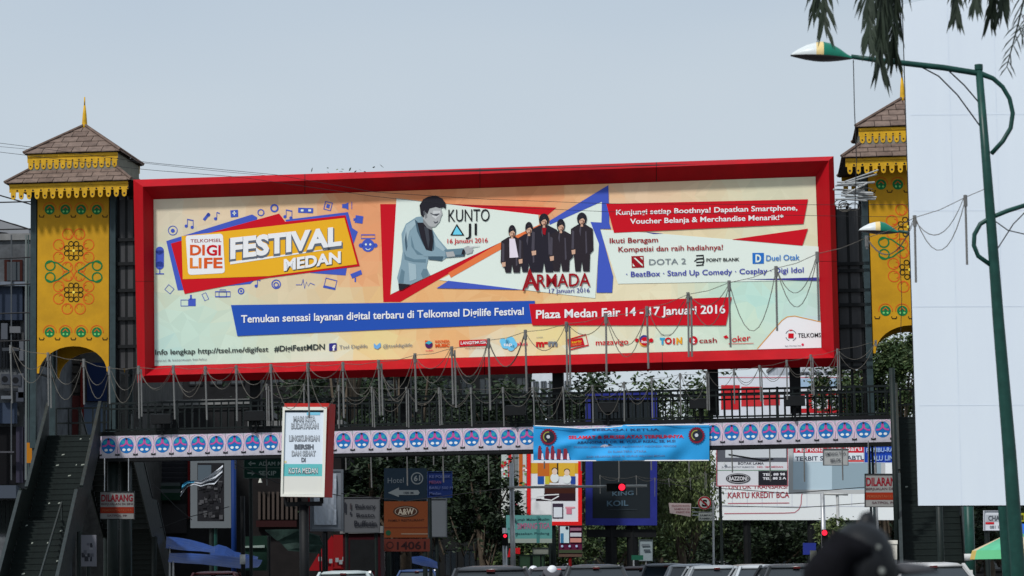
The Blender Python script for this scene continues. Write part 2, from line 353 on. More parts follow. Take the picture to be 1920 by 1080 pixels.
# small round icons of the plate
def icons():
    m = MB(); k = .038; B = []
    def fl():
        if m.v: B.append((m.v, m.f, m.m)); m.v, m.f, m.m = [], [], []
    def c2(x, y): return (270 + x * .2344, 350 + y * .2344)
    def rect(x, y, w_, h_, a=0, fill=True, wd=1.4):
        px, py = c2(x, y); w_ *= .2344 / 2; h_ *= .2344 / 2; ca, sa = math.cos(R(a)), math.sin(R(a))
        pts = [(px + i * w_ * ca - j * h_ * sa, py + i * w_ * sa + j * h_ * ca) for i, j in ((-1, -1), (-1, 1), (1, 1), (1, -1))]
        m.poly(BR, pts, k) if fill else m.ribbon(BR, pts, wd, k, 0, True)
    def rg(x, y, r, wd=1.5, f=False):
        px, py = c2(x, y); m.disc(BR, px, py, r * .2344, k) if f else m.ring(BR, px, py, r * .2344, wd, k)
    def note(x, y, two=True):
        rg(x - 18, y + 25, 13, f=True); rect(x - 8, y, 5, 55)
        if two: rg(x + 30, y + 35, 13, f=True); rect(x + 38, y + 5, 5, 60); rect(x + 15, y - 24, 52, 9, 12)
        else: rect(x + 4, y - 22, 26, 8, 20)
    rg(230, 350, 36, 1.4); rg(230, 352, 16, f=True); fl(); note(355, 290); fl(); rect(500, 240, 22, 70, 38); rg(515, 225, 15, f=True); fl(); note(590, 232, False); fl()
    rect(722, 215, 60, 56, -4); fl(); rg(935, 207, 24, 2); fl(); rg(1043, 172, 27, 3); fl(); note(1145, 215, True); fl()
    rect(1293, 190, 120, 40, 2); fl(); rect(1472, 155, 55, 62, 14, False, 2); rect(1472, 155, 26, 30, 14); fl()
    m.poly(BR, z2((1585, 140), (1585, 170), (1610, 172), (1635, 185), (1635, 125), (1610, 138)), k); rect(1662, 150, 5, 60); fl()
    rect(1720, 262, 62, 60, 8); rect(1690, 262, 30, 20); fl()
    rg(1792, 470, 52, f=True); rg(1735, 470, 18, f=True); rg(1850, 470, 18, f=True); rect(1792, 400, 110, 30, 0, False, 2); fl()
    m.poly(BR, z2((1650, 700), (1665, 735), (1745, 700), (1735, 665)), k); rect(1690, 745, 12, 35); fl()
    rect(126, 575, 66, 130); rg(126, 512, 33, f=True); rg(126, 630, 33, f=True); rect(126, 675, 8, 50); rect(126, 697, 68, 9); fl()
    rect(203, 820, 56, 50, 40, False); fl(); rect(325, 930, 60, 48, 0, False); rect(385, 925, 56, 60); rect(375, 885, 14, 40); fl()
    rect(490, 880, 34, 56, -25, False); fl(); rect(630, 860, 120, 40, 0, False, 2); rect(630, 862, 60, 40, 0, False, 2); rect(630, 832, 50, 14, 0, False); fl()
    rg(776, 835, 22, 2.2); rg(776, 835, 9, f=True); fl(); note(915, 770, False); fl(); rg(1057, 780, 34, 2); rg(1057, 785, 18, 2); fl()
    m.ribbon(BR, z2((1215, 785), (1260, 785), (1272, 740), (1285, 815), (1300, 760), (1315, 795), (1330, 770), (1365, 786)), 1.3, k); fl()
    rect(1492, 772, 90, 62, 14, False, 2); rect(1482, 810, 100, 14, 12); fl()
    w2 = MB()
    for x, y, a, b in ((1265, 190, 22, 16), (1325, 190, 22, 16), (722, 212, 9, 34), (722, 212, 30, 8)):
        px, py = c2(x, y); w2.poly(BR, [(px - a * .117, py - b * .117), (px - a * .117, py + b * .117), (px + a * .117, py + b * .117), (px + a * .117, py - b * .117)], .044)
    px, py = c2(1775, 462); w2.disc(BR, px, py, 2, .044); px, py = c2(1810, 462); w2.disc(BR, px, py, 2, .044); px, py = c2(1792, 485); w2.ring(BR, px, py, 4.5, 1.2, .044, a0=200, a1=340)
    for v_, f_, m_ in B:
        q_ = MB(); q_.v, q_.f, q_.m = v_, f_, m_; q_.build('printed_icon', PB['blue'], poster)
    w2.build('icon_detail', PB['cream'], poster)
icons()
# centre artwork
shape('red_ribbon', [z3((55, 182), (184, 182), (134, 908), (1000, 490), (1000, 505), (215, 965), (80, 965)), z3((570, 180), (1465, 210), (1395, 270), (1200, 262))], .036, 'red')
shape('orange_ribbon', [z3((600, 732), (1015, 490), (1330, 345), (1345, 372), (1015, 548), (620, 772))], .046, 'orange')
shape('white_panel', [z3((185, 135), (1320, 268), (1328, 350), (1010, 492), (140, 903)), z3((525, 790), (1010, 548), (1325, 370), (1828, 160), (1832, 330), (1745, 325), (1805, 500), (1775, 935), (1200, 868))], .041, 'cream')
shape('blue_ribbon', [z3((1410, 315), (1880, 30), (1886, 330), (1900, 380), (1815, 380), (1918, 760), (1910, 890), (1785, 890), (1805, 500), (1737, 325), (1825, 330), (1828, 162), (1410, 348)), z3((505, 855), (600, 795), (1200, 868))], .047, 'blue')
# printed singer in a pale jacket (generic figure)
J1, J2, J3, J4 = ink(132, 158, 170), ink(100, 128, 142), ink(160, 182, 190), ink(70, 94, 108)
shape('printed_figure', [z3((345, 285), (385, 280), (440, 340), (470, 380), (520, 460), (590, 540), (600, 600), (545, 640), (440, 620), (425, 690), (455, 750), (300, 825), (200, 815), (190, 770), (220, 660), (235, 560), (225, 420), (260, 340))], .053, J1)
shape('printed_fold', [z3((245, 560), (262, 600), (330, 625), (420, 622), (418, 650), (320, 645), (250, 625)), z3((300, 430), (330, 540), (400, 590), (350, 585), (305, 520)), z3((225, 700), (250, 720), (240, 815), (200, 812)), z3((400, 700), (430, 700), (440, 752), (395, 775), (380, 740))], .056, J2)
shape('printed_fold', [z3((262, 350), (340, 300), (352, 330), (290, 400), (262, 520), (242, 470)), z3((470, 400), (510, 460), (575, 545), (560, 560), (500, 520)), z3((280, 650), (340, 665), (345, 780), (290, 800))], .057, J3)
shape('printed_fold', [z3((330, 300), (352, 322), (395, 460), (430, 560), (395, 500), (350, 400)), z3((470, 385), (486, 440), (486, 540), (474, 560), (478, 480)), z3((262, 400), (272, 520), (262, 560), (250, 470))], .0585, J4)
shape('printed_arm', [z3((570, 545), (720, 535), (745, 560), (725, 600), (575, 612))], .0575, J2); shape('printed_arm', [z3((405, 560), (545, 552), (575, 560), (578, 600), (540, 612), (405, 600))], .059, J1)
shape('printed_fold', [z3((440, 600), (560, 600), (548, 636), (440, 625)), z3((600, 590), (720, 585), (724, 600), (600, 610))], .061, J4)
shape('printed_shirt', [z3((350, 330), (400, 330), (470, 380), (480, 480), (470, 560), (420, 545), (380, 450)), z3((200, 818), (300, 826), (230, 868), (206, 872)), z3((715, 545), (735, 545), (730, 600), (700, 595))], .0605, 'dark')
shape('printed_shirt', [z3((405, 360), (440, 372), (450, 470), (440, 540), (425, 470))], .0625, ink(62, 66, 74))
shape('printed_face', [z3((400, 215), (440, 200), (540, 210), (552, 262), (540, 285), (530, 322), (494, 362), (470, 365), (440, 355), (395, 300)), z3((578, 566), (640, 560), (655, 600), (590, 606)), z3((722, 532), (755, 515), (790, 522), (798, 545), (790, 570), (745, 584))], .064, 'gskin')
shape('printed_face', [z3((400, 300), (440, 352), (468, 366), (470, 392), (430, 372), (398, 330)), z3((400, 222), (425, 215), (432, 290), (415, 300))], .0655, ink(128, 130, 132)); shape('printed_face', [z3((480, 235), (535, 235), (538, 262), (500, 300), (470, 280)), z3((760, 522), (850, 512), (850, 517), (775, 532))], .066, ink(200, 202, 202))
shape('printed_hair', [z3((375, 240), (370, 190), (398, 145), (440, 122), (500, 113), (552, 138), (580, 178), (578, 222), (560, 205), (530, 215), (500, 205), (450, 218), (432, 262), (412, 240), (404, 290), (380, 270))], .068, 'dark')
shape('printed_fold', [z3((455, 250), (482, 262), (530, 256), (530, 262), (505, 278), (482, 272), (455, 256)), z3((480, 318), (502, 326), (518, 312), (512, 332), (490, 336)), z3((398, 240), (412, 232), (416, 262), (404, 275))], .0695, ink(84, 86, 92))
# five musicians in black
def musician(cx, top, w_, h_, hair, shirt=None, legs=True):
    w_ *= 1.17; k = .062 + random.random() * .004; hw = w_ / 2
    body = [(cx - hw * .35, top + 95), (cx - hw, top + 130), (cx - hw * 1.05, top + 300), (cx - hw * .75, top + 330), (cx - hw * .6, top + h_), (cx - hw * .12, top + h_), (cx, top + h_ * .82), (cx + hw * .12, top + h_), (cx + hw * .7, top + h_), (cx + hw * .75, top + 330), (cx + hw * 1.05, top + 300), (cx + hw, top + 130), (cx + hw * .35, top + 95)]
    shape('printed_figure', [z3(*body)], k, ink(38, 35, 45) if int(cx) % 2 else ink(44, 38, 44))
    hp = [(cx + hair * math.cos(a) * 1, top + 48 + 50 * math.sin(a) * (1 if math.sin(a) < 0 else 1.15)) for a in [i * math.pi / 6 for i in range(12)]]
    shape('printed_figure', [z3(*reversed(hp))], k + .003, 'dark')
    fp = [(cx + 23 * math.cos(a), top + 62 + 35 * math.sin(a)) for a in [i * math.pi / 5 for i in range(10)]]
    shape('printed_figure', [z3(*reversed(fp)), z3((cx - 8, top + 85), (cx + 8, top + 85), (cx + 10, top + 112), (cx - 10, top + 112))], k + .006, 'skin')
    shape('printed_figure', [z3((cx - hw * .95, top + 300), (cx - hw * .6, top + 295), (cx - hw * .6, top + 330), (cx - hw * .9, top + 335))], k + .006, 'skin')
    shape('printed_fold', [z3((cx - hw * .9, top + 140), (cx - hw * .7, top + 150), (cx - hw * .72, top + 290), (cx - hw * .95, top + 290)), z3((cx + hw * .3, top + 150), (cx + hw * .42, top + 150), (cx + hw * .5, top + 320), (cx + hw * .35, top + 330)), z3((cx - 14, top + 105), (cx - 4, top + 112), (cx - 10, top + 190), (cx - 22, top + 150))], k + .0045, ink(74, 70, 80))
    shape('printed_hair', [z3((cx - 21, top + 30), (cx + 22, top + 28), (cx + 24, top + 62), (cx + 10, top + 44), (cx - 8, top + 50), (cx - 22, top + 66))], k + .0075, 'dark'); shape('printed_fold', [z3((cx - 12, top + 60), (cx - 2, top + 60), (cx - 2, top + 65), (cx - 12, top + 65)), z3((cx + 3, top + 60), (cx + 13, top + 60), (cx + 13, top + 65), (cx + 3, top + 65)), z3((cx - 7, top + 82), (cx + 8, top + 82), (cx + 6, top + 87), (cx - 5, top + 87)), z3((cx + 8, top + 66), (cx + 19, top + 66), (cx + 14, top + 88), (cx + 6, top + 92))], k + .0078, ink(120, 82, 70))
    if shirt: shape('printed_figure', [z3((cx - 22, top + 108), (cx + 22, top + 108), (cx + 50, top + 258), (cx - 20, top + 262))], k + .007, shirt)
for a in ((1245, 325, 150, 400, 31), (1500, 302, 160, 418, 33), (1110, 350, 150, 380, 30, ink(225, 215, 225)), (1365, 258, 180, 468, 40), (1668, 250, 150, 470, 40)): musician(*a)
shape('printed_figure', [z3((1350, 372), (1385, 372), (1375, 430), (1355, 420))], .075, 'dred')
bt('KUNTO', *z3((600, 322), (930, 318)), 22.5, 'black', .06, 0)
bt('JI', *z3((738, 432), (828, 430)), 22, 'black', .06, 0)
shape('letter_triangle', [z3((668, 340), (728, 432), (615, 432))], .058, 'black'); shape('letter_triangle', [z3((666, 360), (712, 426), (634, 426))], .061, 'cyan')
bt('16 Januari 2016', *z3((592, 496), (915, 488)), 8.5, 'red', .06, .008)
bt('ARMADA', *z3((1215, 850), (1735, 835)), 24, 'dred', .078, .012)
shape('letter_spear', [z3((1250, 690), (1262, 720), (1330, 870), (1305, 878), (1250, 745), (1205, 880), (1190, 872), (1240, 720))], .08, 'dred')
bt('17 Januari 2016', *z3((1405, 893), (1730, 887)), 8, 'navy', .06, .004)
# right-hand artwork
shape('white_panel', [z4((20, 385), (530, 420), (1768, 522), (1775, 790), (165, 820))], .0415, 'cream')
shape('red_ribbon', [z4((72, 180), (1685, 143), (1648, 340), (133, 412)), z4((1075, 465), (1685, 378), (1640, 515))], .05, 'red')
shape('blue_ribbon', [z4((1180, 784), (1772, 768), (1776, 795)), z4((380, 405), (530, 418), (450, 421))], .048, 'navy')
bt('Kunjungi setiap Boothnya! Dapatkan Smartphone,', *z4((150, 268), (1600, 230)), 9.5, 'white', .06, .018)
bt('Voucher Belanja & Merchandise Menarik!*', *z4((262, 340), (1490, 306)), 9.5, 'white', .06, .018)
bt('Ikuti Beragam', *z4((98, 494), (485, 486)), 9.5, 'dred', .06, .012)
bt('Kompetisi dan raih hadiahnya!', *z4((168, 564), (1004, 546)), 9.5, 'dred', .06, .012)
shape('print_emblem', [z4((272, 598), (370, 596), (374, 690), (276, 692))], .05, 'dred'); shape('print_emblem', [z4((290, 612), (305, 612), (362, 665), (362, 680)), z4((340, 606), (362, 606), (362, 628)), z4((282, 655), (302, 680), (284, 680))], .055, 'cream')
bt('DOTA 2', *z4((414, 668), (708, 660)), 10.5, 'grey', .06, .004)
mb = MB()
for y in (595, 620, 648, 672): mb.ribbon(BR, z4((790, y), (850, y - 4)), 2.2, .055)
mb.ribbon(BR, z4((775, 640), (800, 622), (850, 618)), 2, .055); mb.ribbon(BR, z4((846, 596), (852, 640), (840, 670)), 2, .055); mb.build('print_emblem', PB['black'], poster)
bt('POINT BLANK', *z4((872, 642), (1136, 636)), 6, 'black', .06, .02)
shape('print_emblem', [z4((1240, 572), (1332, 572), (1332, 658), (1242, 660))], .05, ink(40, 110, 190)); bt('D', *z4((1265, 645), (1310, 645)), 14, 'cream', .06, .04)
bt('Duel Otak', *z4((1350, 636), (1618, 628)), 10.5, ink(60, 125, 195), .06, .01)
bt('· BeatBox · Stand Up Comedy · Cosplay · Digi Idol', *z4((230, 764), (1650, 728)), 9.8, ink(62, 66, 160), .06, .012)
# ribbons
shape('blue_ribbon', [[(433, 572), (1003, 564), (998, 606), (445, 630)]], .048, 'rblue'); shape('red_ribbon', [[(992, 570), (1372, 557), (1361, 610), (998, 610)]], .055, 'red')
bt('Temukan sensasi layanan digital terbaru di Telkomsel Digilife Festival', (452, 605), (982, 590), 14, 'white', .062, .018)
bt('Plaza Medan Fair 14 - 17 Januari 2016', (1005, 597), (1360, 587), 15.5, 'white', .066, .022)
bt('Info lengkap http://tsel.me/digifest', (291, 665), (503, 659), 9.5, 'gtext', .05, .014); bt('#DigiFestMDN', (514, 659), (609, 655), 10.5, 'gtext', .05, .02)
bt('syarat & ketentuan berlaku', (291, 678), (387, 675), 4, 'grey', .05, 0)
shape('print_emblem', [[(617, 644), (631, 643), (631, 657), (617, 658)]], .05, ink(50, 50, 130)); bt('f', (623, 657), (629, 657), 10, 'white', .056, .05)
bt('Tsel Digilife', (636, 654), (689, 652), 6.5, 'grey', .05, 0); bt('@tseldigilife', (718, 652), (773, 650), 6.5, 'grey', .05, 0)
shape('print_emblem', [[(701, 643), (706, 648), (713, 642), (714, 650), (708, 655), (701, 652)]], .05, ink(110, 170, 220))
mb = MB(); mb.disc(BR, 804, 646, 7, .05); mb.build('print_emblem', PB['purple'], poster); mb = MB(); mb.poly(BR, [(797, 643), (804, 639), (811, 642), (804, 646)][::-1], .056); mb.build('print_emblem', ink(60, 170, 190), poster)
mb = MB(); mb.poly(BR, [(797, 643), (797, 638), (803, 639)][::-1], .057); mb.build('print_emblem', PB['orr'], poster)
bt('INDONESIA', (816, 643), (843, 642), 5, 'orr', .05, .03); bt('MUSIC', (816, 651), (843, 650), 6, 'orr', .05, .05); bt('mobile', (798, 659), (812, 658), 3, 'pink', .05, .01)
shape('print_emblem', [[(861, 638), (916, 636), (916, 648), (861, 650)]], .05, 'red'); bt('LANGITMUSIK', (864, 646), (913, 644), 5.5, 'white', .056, .02); bt('nikmati musik tanpa batas', (872, 654), (910, 653), 2.5, 'dred', .05, 0)
mb = MB()
for x, y, r in ((948, 645, 9), (957, 640, 9), (958, 651, 7), (943, 640, 6), (963, 646, 7)): mb.disc(BR, x, y, r, .05 + r * .0003)
mb.build('print_emblem', ink(110, 195, 235), poster); bt('tap', (944, 649), (960, 648), 6, 'white', .056, .02); bt('plus', (967, 648), (989, 647), 7, 'pink', .05, .02)
bt('m', (1005, 650), (1020, 650), 13, 'red', .05, .05); shape('print_emblem', [[(1020, 641), (1027, 641), (1027, 645), (1020, 645)]], .05, 'red'); bt('m', (1028, 649), (1045, 649), 13, 'grey', .05, .05); bt('e-money', (1006, 634), (1018, 633), 3, 'grey', .05, 0)
mb = MB(); mb.ribbon(BR, [(1065, 637), (1098, 627), (1103, 647), (1067, 656)], 2.5, .05, 0, True); mb.build('print_emblem', PB['red'], poster)
shape('print_emblem', [[(1067, 638), (1092, 633), (1096, 647), (1068, 651)]], .053, 'red'); bt('kartu', (1072, 644), (1090, 641), 4.5, 'yel', .058, .03); bt('HALO', (1072, 649), (1090, 646), 4, 'orange', .058, .03)
bt('mazavigo', (1117, 647), (1178, 645), 10, 'red', .05, .012)
mb = MB(); mb.disc(BR, 1208, 640, 10, .05); mb.build('print_emblem', ink(225, 160, 60), poster); mb = MB(); mb.disc(BR, 1208, 637, 9, .055); mb.build('print_emblem', ink(60, 60, 130), poster)
mb = MB(); mb.disc(BR, 1209, 640, 8, .06); mb.disc(BR, 1194, 638, 3.5, .052); mb.disc(BR, 1221, 638, 4, .052); mb.build('print_emblem', PB['red'], poster); bt('koi', (1203, 643), (1215, 643), 5, 'white', .066, .03)
bt('T', (1237, 645), (1247, 645), 12, ink(60, 160, 200), .05, .08); mb = MB(); mb.ring(BR, 1253, 639, 5, 3, .05); mb.build('print_emblem', PB['red'], poster); bt('I', (1262, 645), (1265, 645), 11, 'red', .05, .05); bt('N', (1268, 645), (1279, 644), 12, ink(225, 160, 40), .05, .06); bt('telkomsel', (1238, 629), (1258, 628), 2.6, 'grey', .05, 0)
mb = MB(); mb.disc(BR, 1300, 638, 8, .05); mb.build('print_emblem', PB['red'], poster); bt('t', (1297, 643), (1303, 643), 10, 'white', .056, .04); bt('cash', (1311, 643), (1344, 642), 9, 'dred', .05, .01)
bt('Joker', (1366, 642), (1407, 638), 11, 'red', .05, .01); shape('print_emblem', [[(1356, 631), (1362, 628), (1366, 633), (1360, 635)], [(1372, 644), (1413, 643), (1413, 644), (1372, 645)]], .05, 'red')
shape('white_panel', [[(1420, 655), (1468, 600), (1478, 593), (1490, 592), (1539, 603), (1540, 652)]], .043, ink(232, 238, 250))
mb = MB(); mb.ribbon(BR, [(1420, 654), (1466, 601), (1476, 594), (1490, 592.5), (1539, 603.5)], 1.6, .049); mb.build('print_emblem', PB['gold'], poster)
mb = MB(); mb.poly(BR, [(1478, 625), (1478, 634), (1488, 634), (1488, 625)], .055); mb.ribbon(BR, [(1480, 619), (1486, 619)], 2, .055); mb.build('print_emblem', PB['red'], poster)
mb = MB(); mb.ring(BR, 1483, 629, 10, 1.4, .05, a0=20, a1=70); mb.ring(BR, 1483, 629, 10, 1.4, .05, a0=110, a1=160); mb.ring(BR, 1483, 629, 10, 1.4, .05, a0=200, a1=250); mb.ring(BR, 1483, 629, 10, 1.4, .05, a0=290, a1=340); mb.build('print_emblem', PB['grey'], poster)
bt('TELKOMS', (1496, 633), (1539, 632), 8, 'black', .055, .006); bt('Begitu Dekat Begitu Nyata', (1472, 650), (1502, 649), 2.6, 'grey', .055, 0); mb = MB(); mb.disc(BR, 1505, 646, 2.4, .055); mb.build('print_emblem', PB['pink'], poster)
# steelwork behind and below the billboard
mb = MB(); a, _ = uz(292, 690); b, _ = uz(1536, 650); _, zt = uz(900, 352, -.3); _, zb = uz(900, 672, -.3)
mb.box((a - .3, -1.1, zb), (b + .3, -.27, zt), 0, W); mb.build('back_box', grey_sheet, bb)
for x, y in ((1490, 690), (1336, 690), (1046, 690), (760, 700), (480, 700)):
    u_, _ = uz(x, y, -.6); mb = MB(); mb.box((u_ - .16, -.8, 5.8), (u_ + .16, -.45, zb + .05), 0, W); mb.build('support_column', black_steel, bb)
for zz, w0, w1 in ((zb - .12, -1.05, -.85), (zb - .12, -.4, -.2)):
    mb = MB(); mb.box((a, w0, zz), (b, w1, zz + .12), 0, W); mb.build('support_beam', black_steel, bb)

# ---------------------------------------------------------------- footbridge
uL, zdk = uz(187, 818); uR, _ = uz(1672, 785); z_str_t = (zdk + uz(1672, 785)[1]) / 2; z_str_b = (uz(187, 858)[1] + uz(1672, 830)[1]) / 2
DECK = z_str_t + .03; DW = 2.2
br = thing('footbridge', 'dark green steel pedestrian footbridge across the road carrying the billboard', 'footbridge', W(0, -DW / 2, 0))
uLL, uRR = uL - 1.9, uR + 1.9
mb = MB(); mb.box((uL - .1, -DW, z_str_b - .04), (uR + .1, -.04, DECK), 0, W); mb.build('deck', black_steel, br)
mb = MB(); mb.box((uLL, -DW, DECK - .35), (uL - .1, -.04, DECK), 0, W); mb.build('landing', black_steel, br)
mb = MB(); mb.box((uR + .1, -DW, DECK - .35), (uRR, -.04, DECK), 0, W); mb.build('landing', black_steel, br)
mb = MB(); mb.box((uL - .1, -.04, z_str_b - .10), (uR + .1, .0, z_str_b - .02), 0, W); mb.box((uL - .1, -.04, z_str_t + .01), (uR + .1, .03, z_str_t + .12), 0, W); mb.build('girder_edge', black_steel, br)
strip_m = [mat('printed_sheet', (.54, .51, .575), .55, noise=.3, scale=2.5)]
med_m = strip_m + [ink(30, 108, 176), ink(190, 80, 150), ink(225, 240, 245), ink(40, 150, 165), mat('foot_black', (.02, .02, .025), .6), ink(232, 190, 215)]
class LF:   # a flat local frame that takes the same print calls as PL, units are metres
    def __init__(s, o, u, n): s.o, s.u, s.n = V(o), V(u), V(n)
    def at(s, x, y, k=0): return s.o + s.u * x - Z * y + s.n * k
nm = 43; du = (uR - uL) / nm; hs = z_str_t - z_str_b
proto_panel = None; proto_med = None
for i in range(nm):
    c = W(uL + (i + .5) * du, 0, 0)
    if proto_panel is None:
        mb = MB(); mb.box((uL + .004, .001, z_str_b), (uL + du - .004, .014, z_str_t), 0, W)
        proto_panel = mb.build('fascia_panel', strip_m, br)
        f = LF(W(uL + du / 2, .016, (z_str_t + z_str_b) / 2 + .015), U, N); mb = MB(); s = hs / 40
        mb.disc(f, 0, -1 * s, 13 * s, .002, 1, 14 * s, 18)
        for sx in (-1, 1):
            mb.disc(f, sx * 6 * s, -7 * s, 3.6 * s, .006, 4, n=10); mb.ribbon(f, [(0, -13 * s), (sx * 1.5 * s, -4 * s), (sx * 6 * s, -1 * s), (sx * 11 * s, -.5 * s)], 2.8 * s, .008, 2)
            mb.disc(f, sx * 4.5 * s, 6.5 * s, 3.2 * s, .006, 3, 2.4 * s, 8)
            mb.ribbon(f, [(sx * 2 * s, -15.5 * s), (sx * 7 * s, -17.5 * s), (sx * 12.5 * s, -15 * s), (sx * 15.4 * s, -9 * s), (sx * 15.6 * s, -1 * s), (sx * 14.6 * s, 8 * s), (sx * 13.4 * s, 13 * s)], 1.3 * s, .006, 6)
            mb.poly(f, [(sx * 12.2 * s, 13 * s), (sx * 12.2 * s, 17 * s), (sx * 16.8 * s, 17 * s), (sx * 16.8 * s, 15 * s)][::1 if sx > 0 else -1], .007, 5)
        mb.disc(f, 0, -13 * s, 2 * s, .01, 5, n=8)
        proto_med = mb.build('medallion', med_m, proto_panel)
        pp, pm_ = proto_panel, proto_med
    else:
        pp = proto_panel.copy(); COL.objects.link(pp); pp.location = proto_panel.location + U * (i * du)
        pm_ = proto_med.copy(); COL.objects.link(pm_); pm_.parent = pp
    
# railings
_, zrt = uz(1400, 724); _, zrb = uz(1400, 783)
zrt = DECK + (zrt - zrb) + .05; zlow = DECK + .12
def railing(w0, a, b, name='handrail'):
    for z0, z1 in ((zrt - .06, zrt), (zrt - .22, zrt - .17), (zlow, zlow + .05)):
        mb = MB(); mb.box((a, w0 - .025, z0), (b, w0 + .025, z1), 0, W); mb.build(name, rail_metal, br)
    n = int((b - a) / .222); pr = None; pp_ = None
    for i in range(n + 1):
        if i % 10 == 0:
            if pp_ is None: mb = MB(); mb.box((a - .035, w0 - .035, DECK), (a + .035, w0 + .035, zrt + .02), 0, W); pp_ = mb.build('rail_post', rail_metal, br)
            else: q = pp_.copy(); COL.objects.link(q); q.location = pp_.location + U * (i * .222)
        elif pr is None: mb = MB(); mb.box((a + .222 - .02, w0 - .012, zlow + .05), (a + .222 + .02, w0 + .012, zrt - .06), 0, W); pr = mb.build('baluster', rail_metal, br)
        else: q = pr.copy(); COL.objects.link(q); q.location = pr.location + U * ((i - 1) * .222)
railing(-.12, uL + .1, uR - .05); railing(-DW + .1, uL + .1, uR - .05)
for u_ in (uL + .3, uR + .5):
    for w_ in (-.4, -DW + .3):
        mb = MB(); mb.tube([W(u_, w_, 0), W(u_, w_, z_str_b)], .17, 10); mb.build('pier', green_metal, br, True)

# stairs
def stair(px0, px1, wtop, dirv, label, name='staircase'):
    ul, _ = uz(px0, 790, wtop); ur, _ = uz(px1, 790, wtop); top = W(ul, wtop, 0); topr = W(ur, wtop, 0); wd = (topr - top).length
    d = V((dirv[0], dirv[1], 0)).normalized(); x = (topr - top).normalized()
    st = thing(name, label, 'staircase', top + d * 4)
    n = 34; rise = DECK / n; run = .27; land = 1.2; half = 17; pr = None
    def off(i): return i * run + (land if i >= half else 0)
    for i in range(n):
        zt = DECK - i * rise; o = top + d * off(i); L = run + .02 + (land if i == half - 1 else 0)
        if pr is None or i == half - 1:
            mb = MB(); mb.hexa([o + Z * (zt - .04) - d * .02, o + x * wd + Z * (zt - .04) - d * .02, o + x * wd + d * L + Z * (zt - .04), o + d * L + Z * (zt - .04),
                     o + Z * zt - d * .02, o + x * wd + Z * zt - d * .02, o + x * wd + d * L + Z * zt, o + d * L + Z * zt])
            mb.hexa([o + d * (L - .03) + Z * (zt - rise), o + x * wd + d * (L - .03) + Z * (zt - rise), o + x * wd + d * (L - .012) + Z * (zt - rise), o + d * (L - .012) + Z * (zt - rise),
                     o + d * (L - .03) + Z * (zt - .04), o + x * wd + d * (L - .03) + Z * (zt - .04), o + x * wd + d * (L - .012) + Z * (zt - .04), o + d * (L - .012) + Z * (zt - .04)])
            q = mb.build('step', green_metal, st)
            if pr is None: pr = q
        else:
            q = pr.copy(); COL.objects.link(q); q.location = pr.location + d * off(i) - Z * (i * rise)
    for sx in (0, 1):
        b = x * (wd + .05) if sx else x * -.05; t = x * .04
        for i0, i1 in ((0, half - 1), (half, n - 1)):
            p0 = top + b + d * off(i0); p1 = top + b + d * (off(i1) + run); z0 = DECK - i0 * rise; z1 = DECK - (i1) * rise - .02
            mb = MB(); lo, hi = -.32, .95
            mb.hexa([p0 + Z * (z0 + lo), p1 + Z * (z1 + lo), p1 + Z * (z1 + hi), p0 + Z * (z0 + hi), p0 + t + Z * (z0 + lo), p1 + t + Z * (z1 + lo), p1 + t + Z * (z1 + hi), p0 + t + Z * (z0 + hi)])
            mb.build('side_panel', green_metal, st)
            mb = MB(); mb.beam(p0 + t / 2 + Z * (z0 + hi + .03), p1 + t / 2 + Z * (z1 + hi + .03), .09, .06); mb.build('handrail', mat('worn_rail', (.028, .036, .036), .4, noise=.3, scale=6), st)
        lp = top + b + d * off(half - 1); lz = DECK - (half - 1) * rise
        mb = MB(); mb.hexa([lp + d * run + Z * (lz - .32), lp + d * (run + land) + Z * (lz - .32), lp + d * (run + land) + Z * (lz + .9), lp + d * run + Z * (lz + .9)] + [q + t for q in [lp + d * run + Z * (lz - .32), lp + d * (run + land) + Z * (lz - .32), lp + d * (run + land) + Z * (lz + .9), lp + d * run + Z * (lz + .9)]])
        mb.build('side_panel', green_metal, st)
        mb = MB(); mb.tube([lp + d * (run + land / 2) + t / 2, lp + d * (run + land / 2) + t / 2 + Z * (lz - .3)], .08, 8); mb.build('post', green_metal, st)
    return st, top, d, x, wd
st1 = stair(92, 183, .1, (.05, -1), 'dark green staircase coming down from the left end of the footbridge below the yellow tower')
st2 = stair(1684, 1784, .1, (-.15, -1), 'dark green staircase at the right end of the footbridge behind the blank white board')
stair(150, 240, -DW - .1, (.0, 1), 'dark green staircase going down behind the left end of the footbridge')
st, top, d, x, wd = st1
p0 = top + x * wd * .72 + d * 5.2; mb = MB(); mb.tube([p0 + Z * 3.45, p0 + d * 4.5 + Z * 1.4], .035, 6); mb.tube([p0 + Z * 2.4, p0 + Z * 3.45], .03, 6); mb.build('middle_handrail', mat('worn_rail', (.028, .036, .036), .4), st)
# guard rail on the left landing
mb = MB(); q0 = W(uLL, -DW + .1, 0); q1 = W(uL, -DW + .1, 0)
for z_ in (DECK + .95, DECK + .5): mb.beam(q0 + Z * z_, q1 + Z * z_, .05)
for i in range(6): q = q0.lerp(q1, i / 5); mb.beam(q + Z * DECK, q + Z * (DECK + .95), .045)
mb.build('landing_rail', rail_metal, br)
mb = MB(); q0 = W(uR, -DW + .1, 0); q1 = W(uRR, -DW + .1, 0)
for z_ in (DECK + .95, DECK + .5): mb.beam(q0 + Z * z_, q1 + Z * z_, .05)
for i in range(6): q = q0.lerp(q1, i / 5); mb.beam(q + Z * DECK, q + Z * (DECK + .95), .045)
mb.build('landing_rail', rail_metal, br)
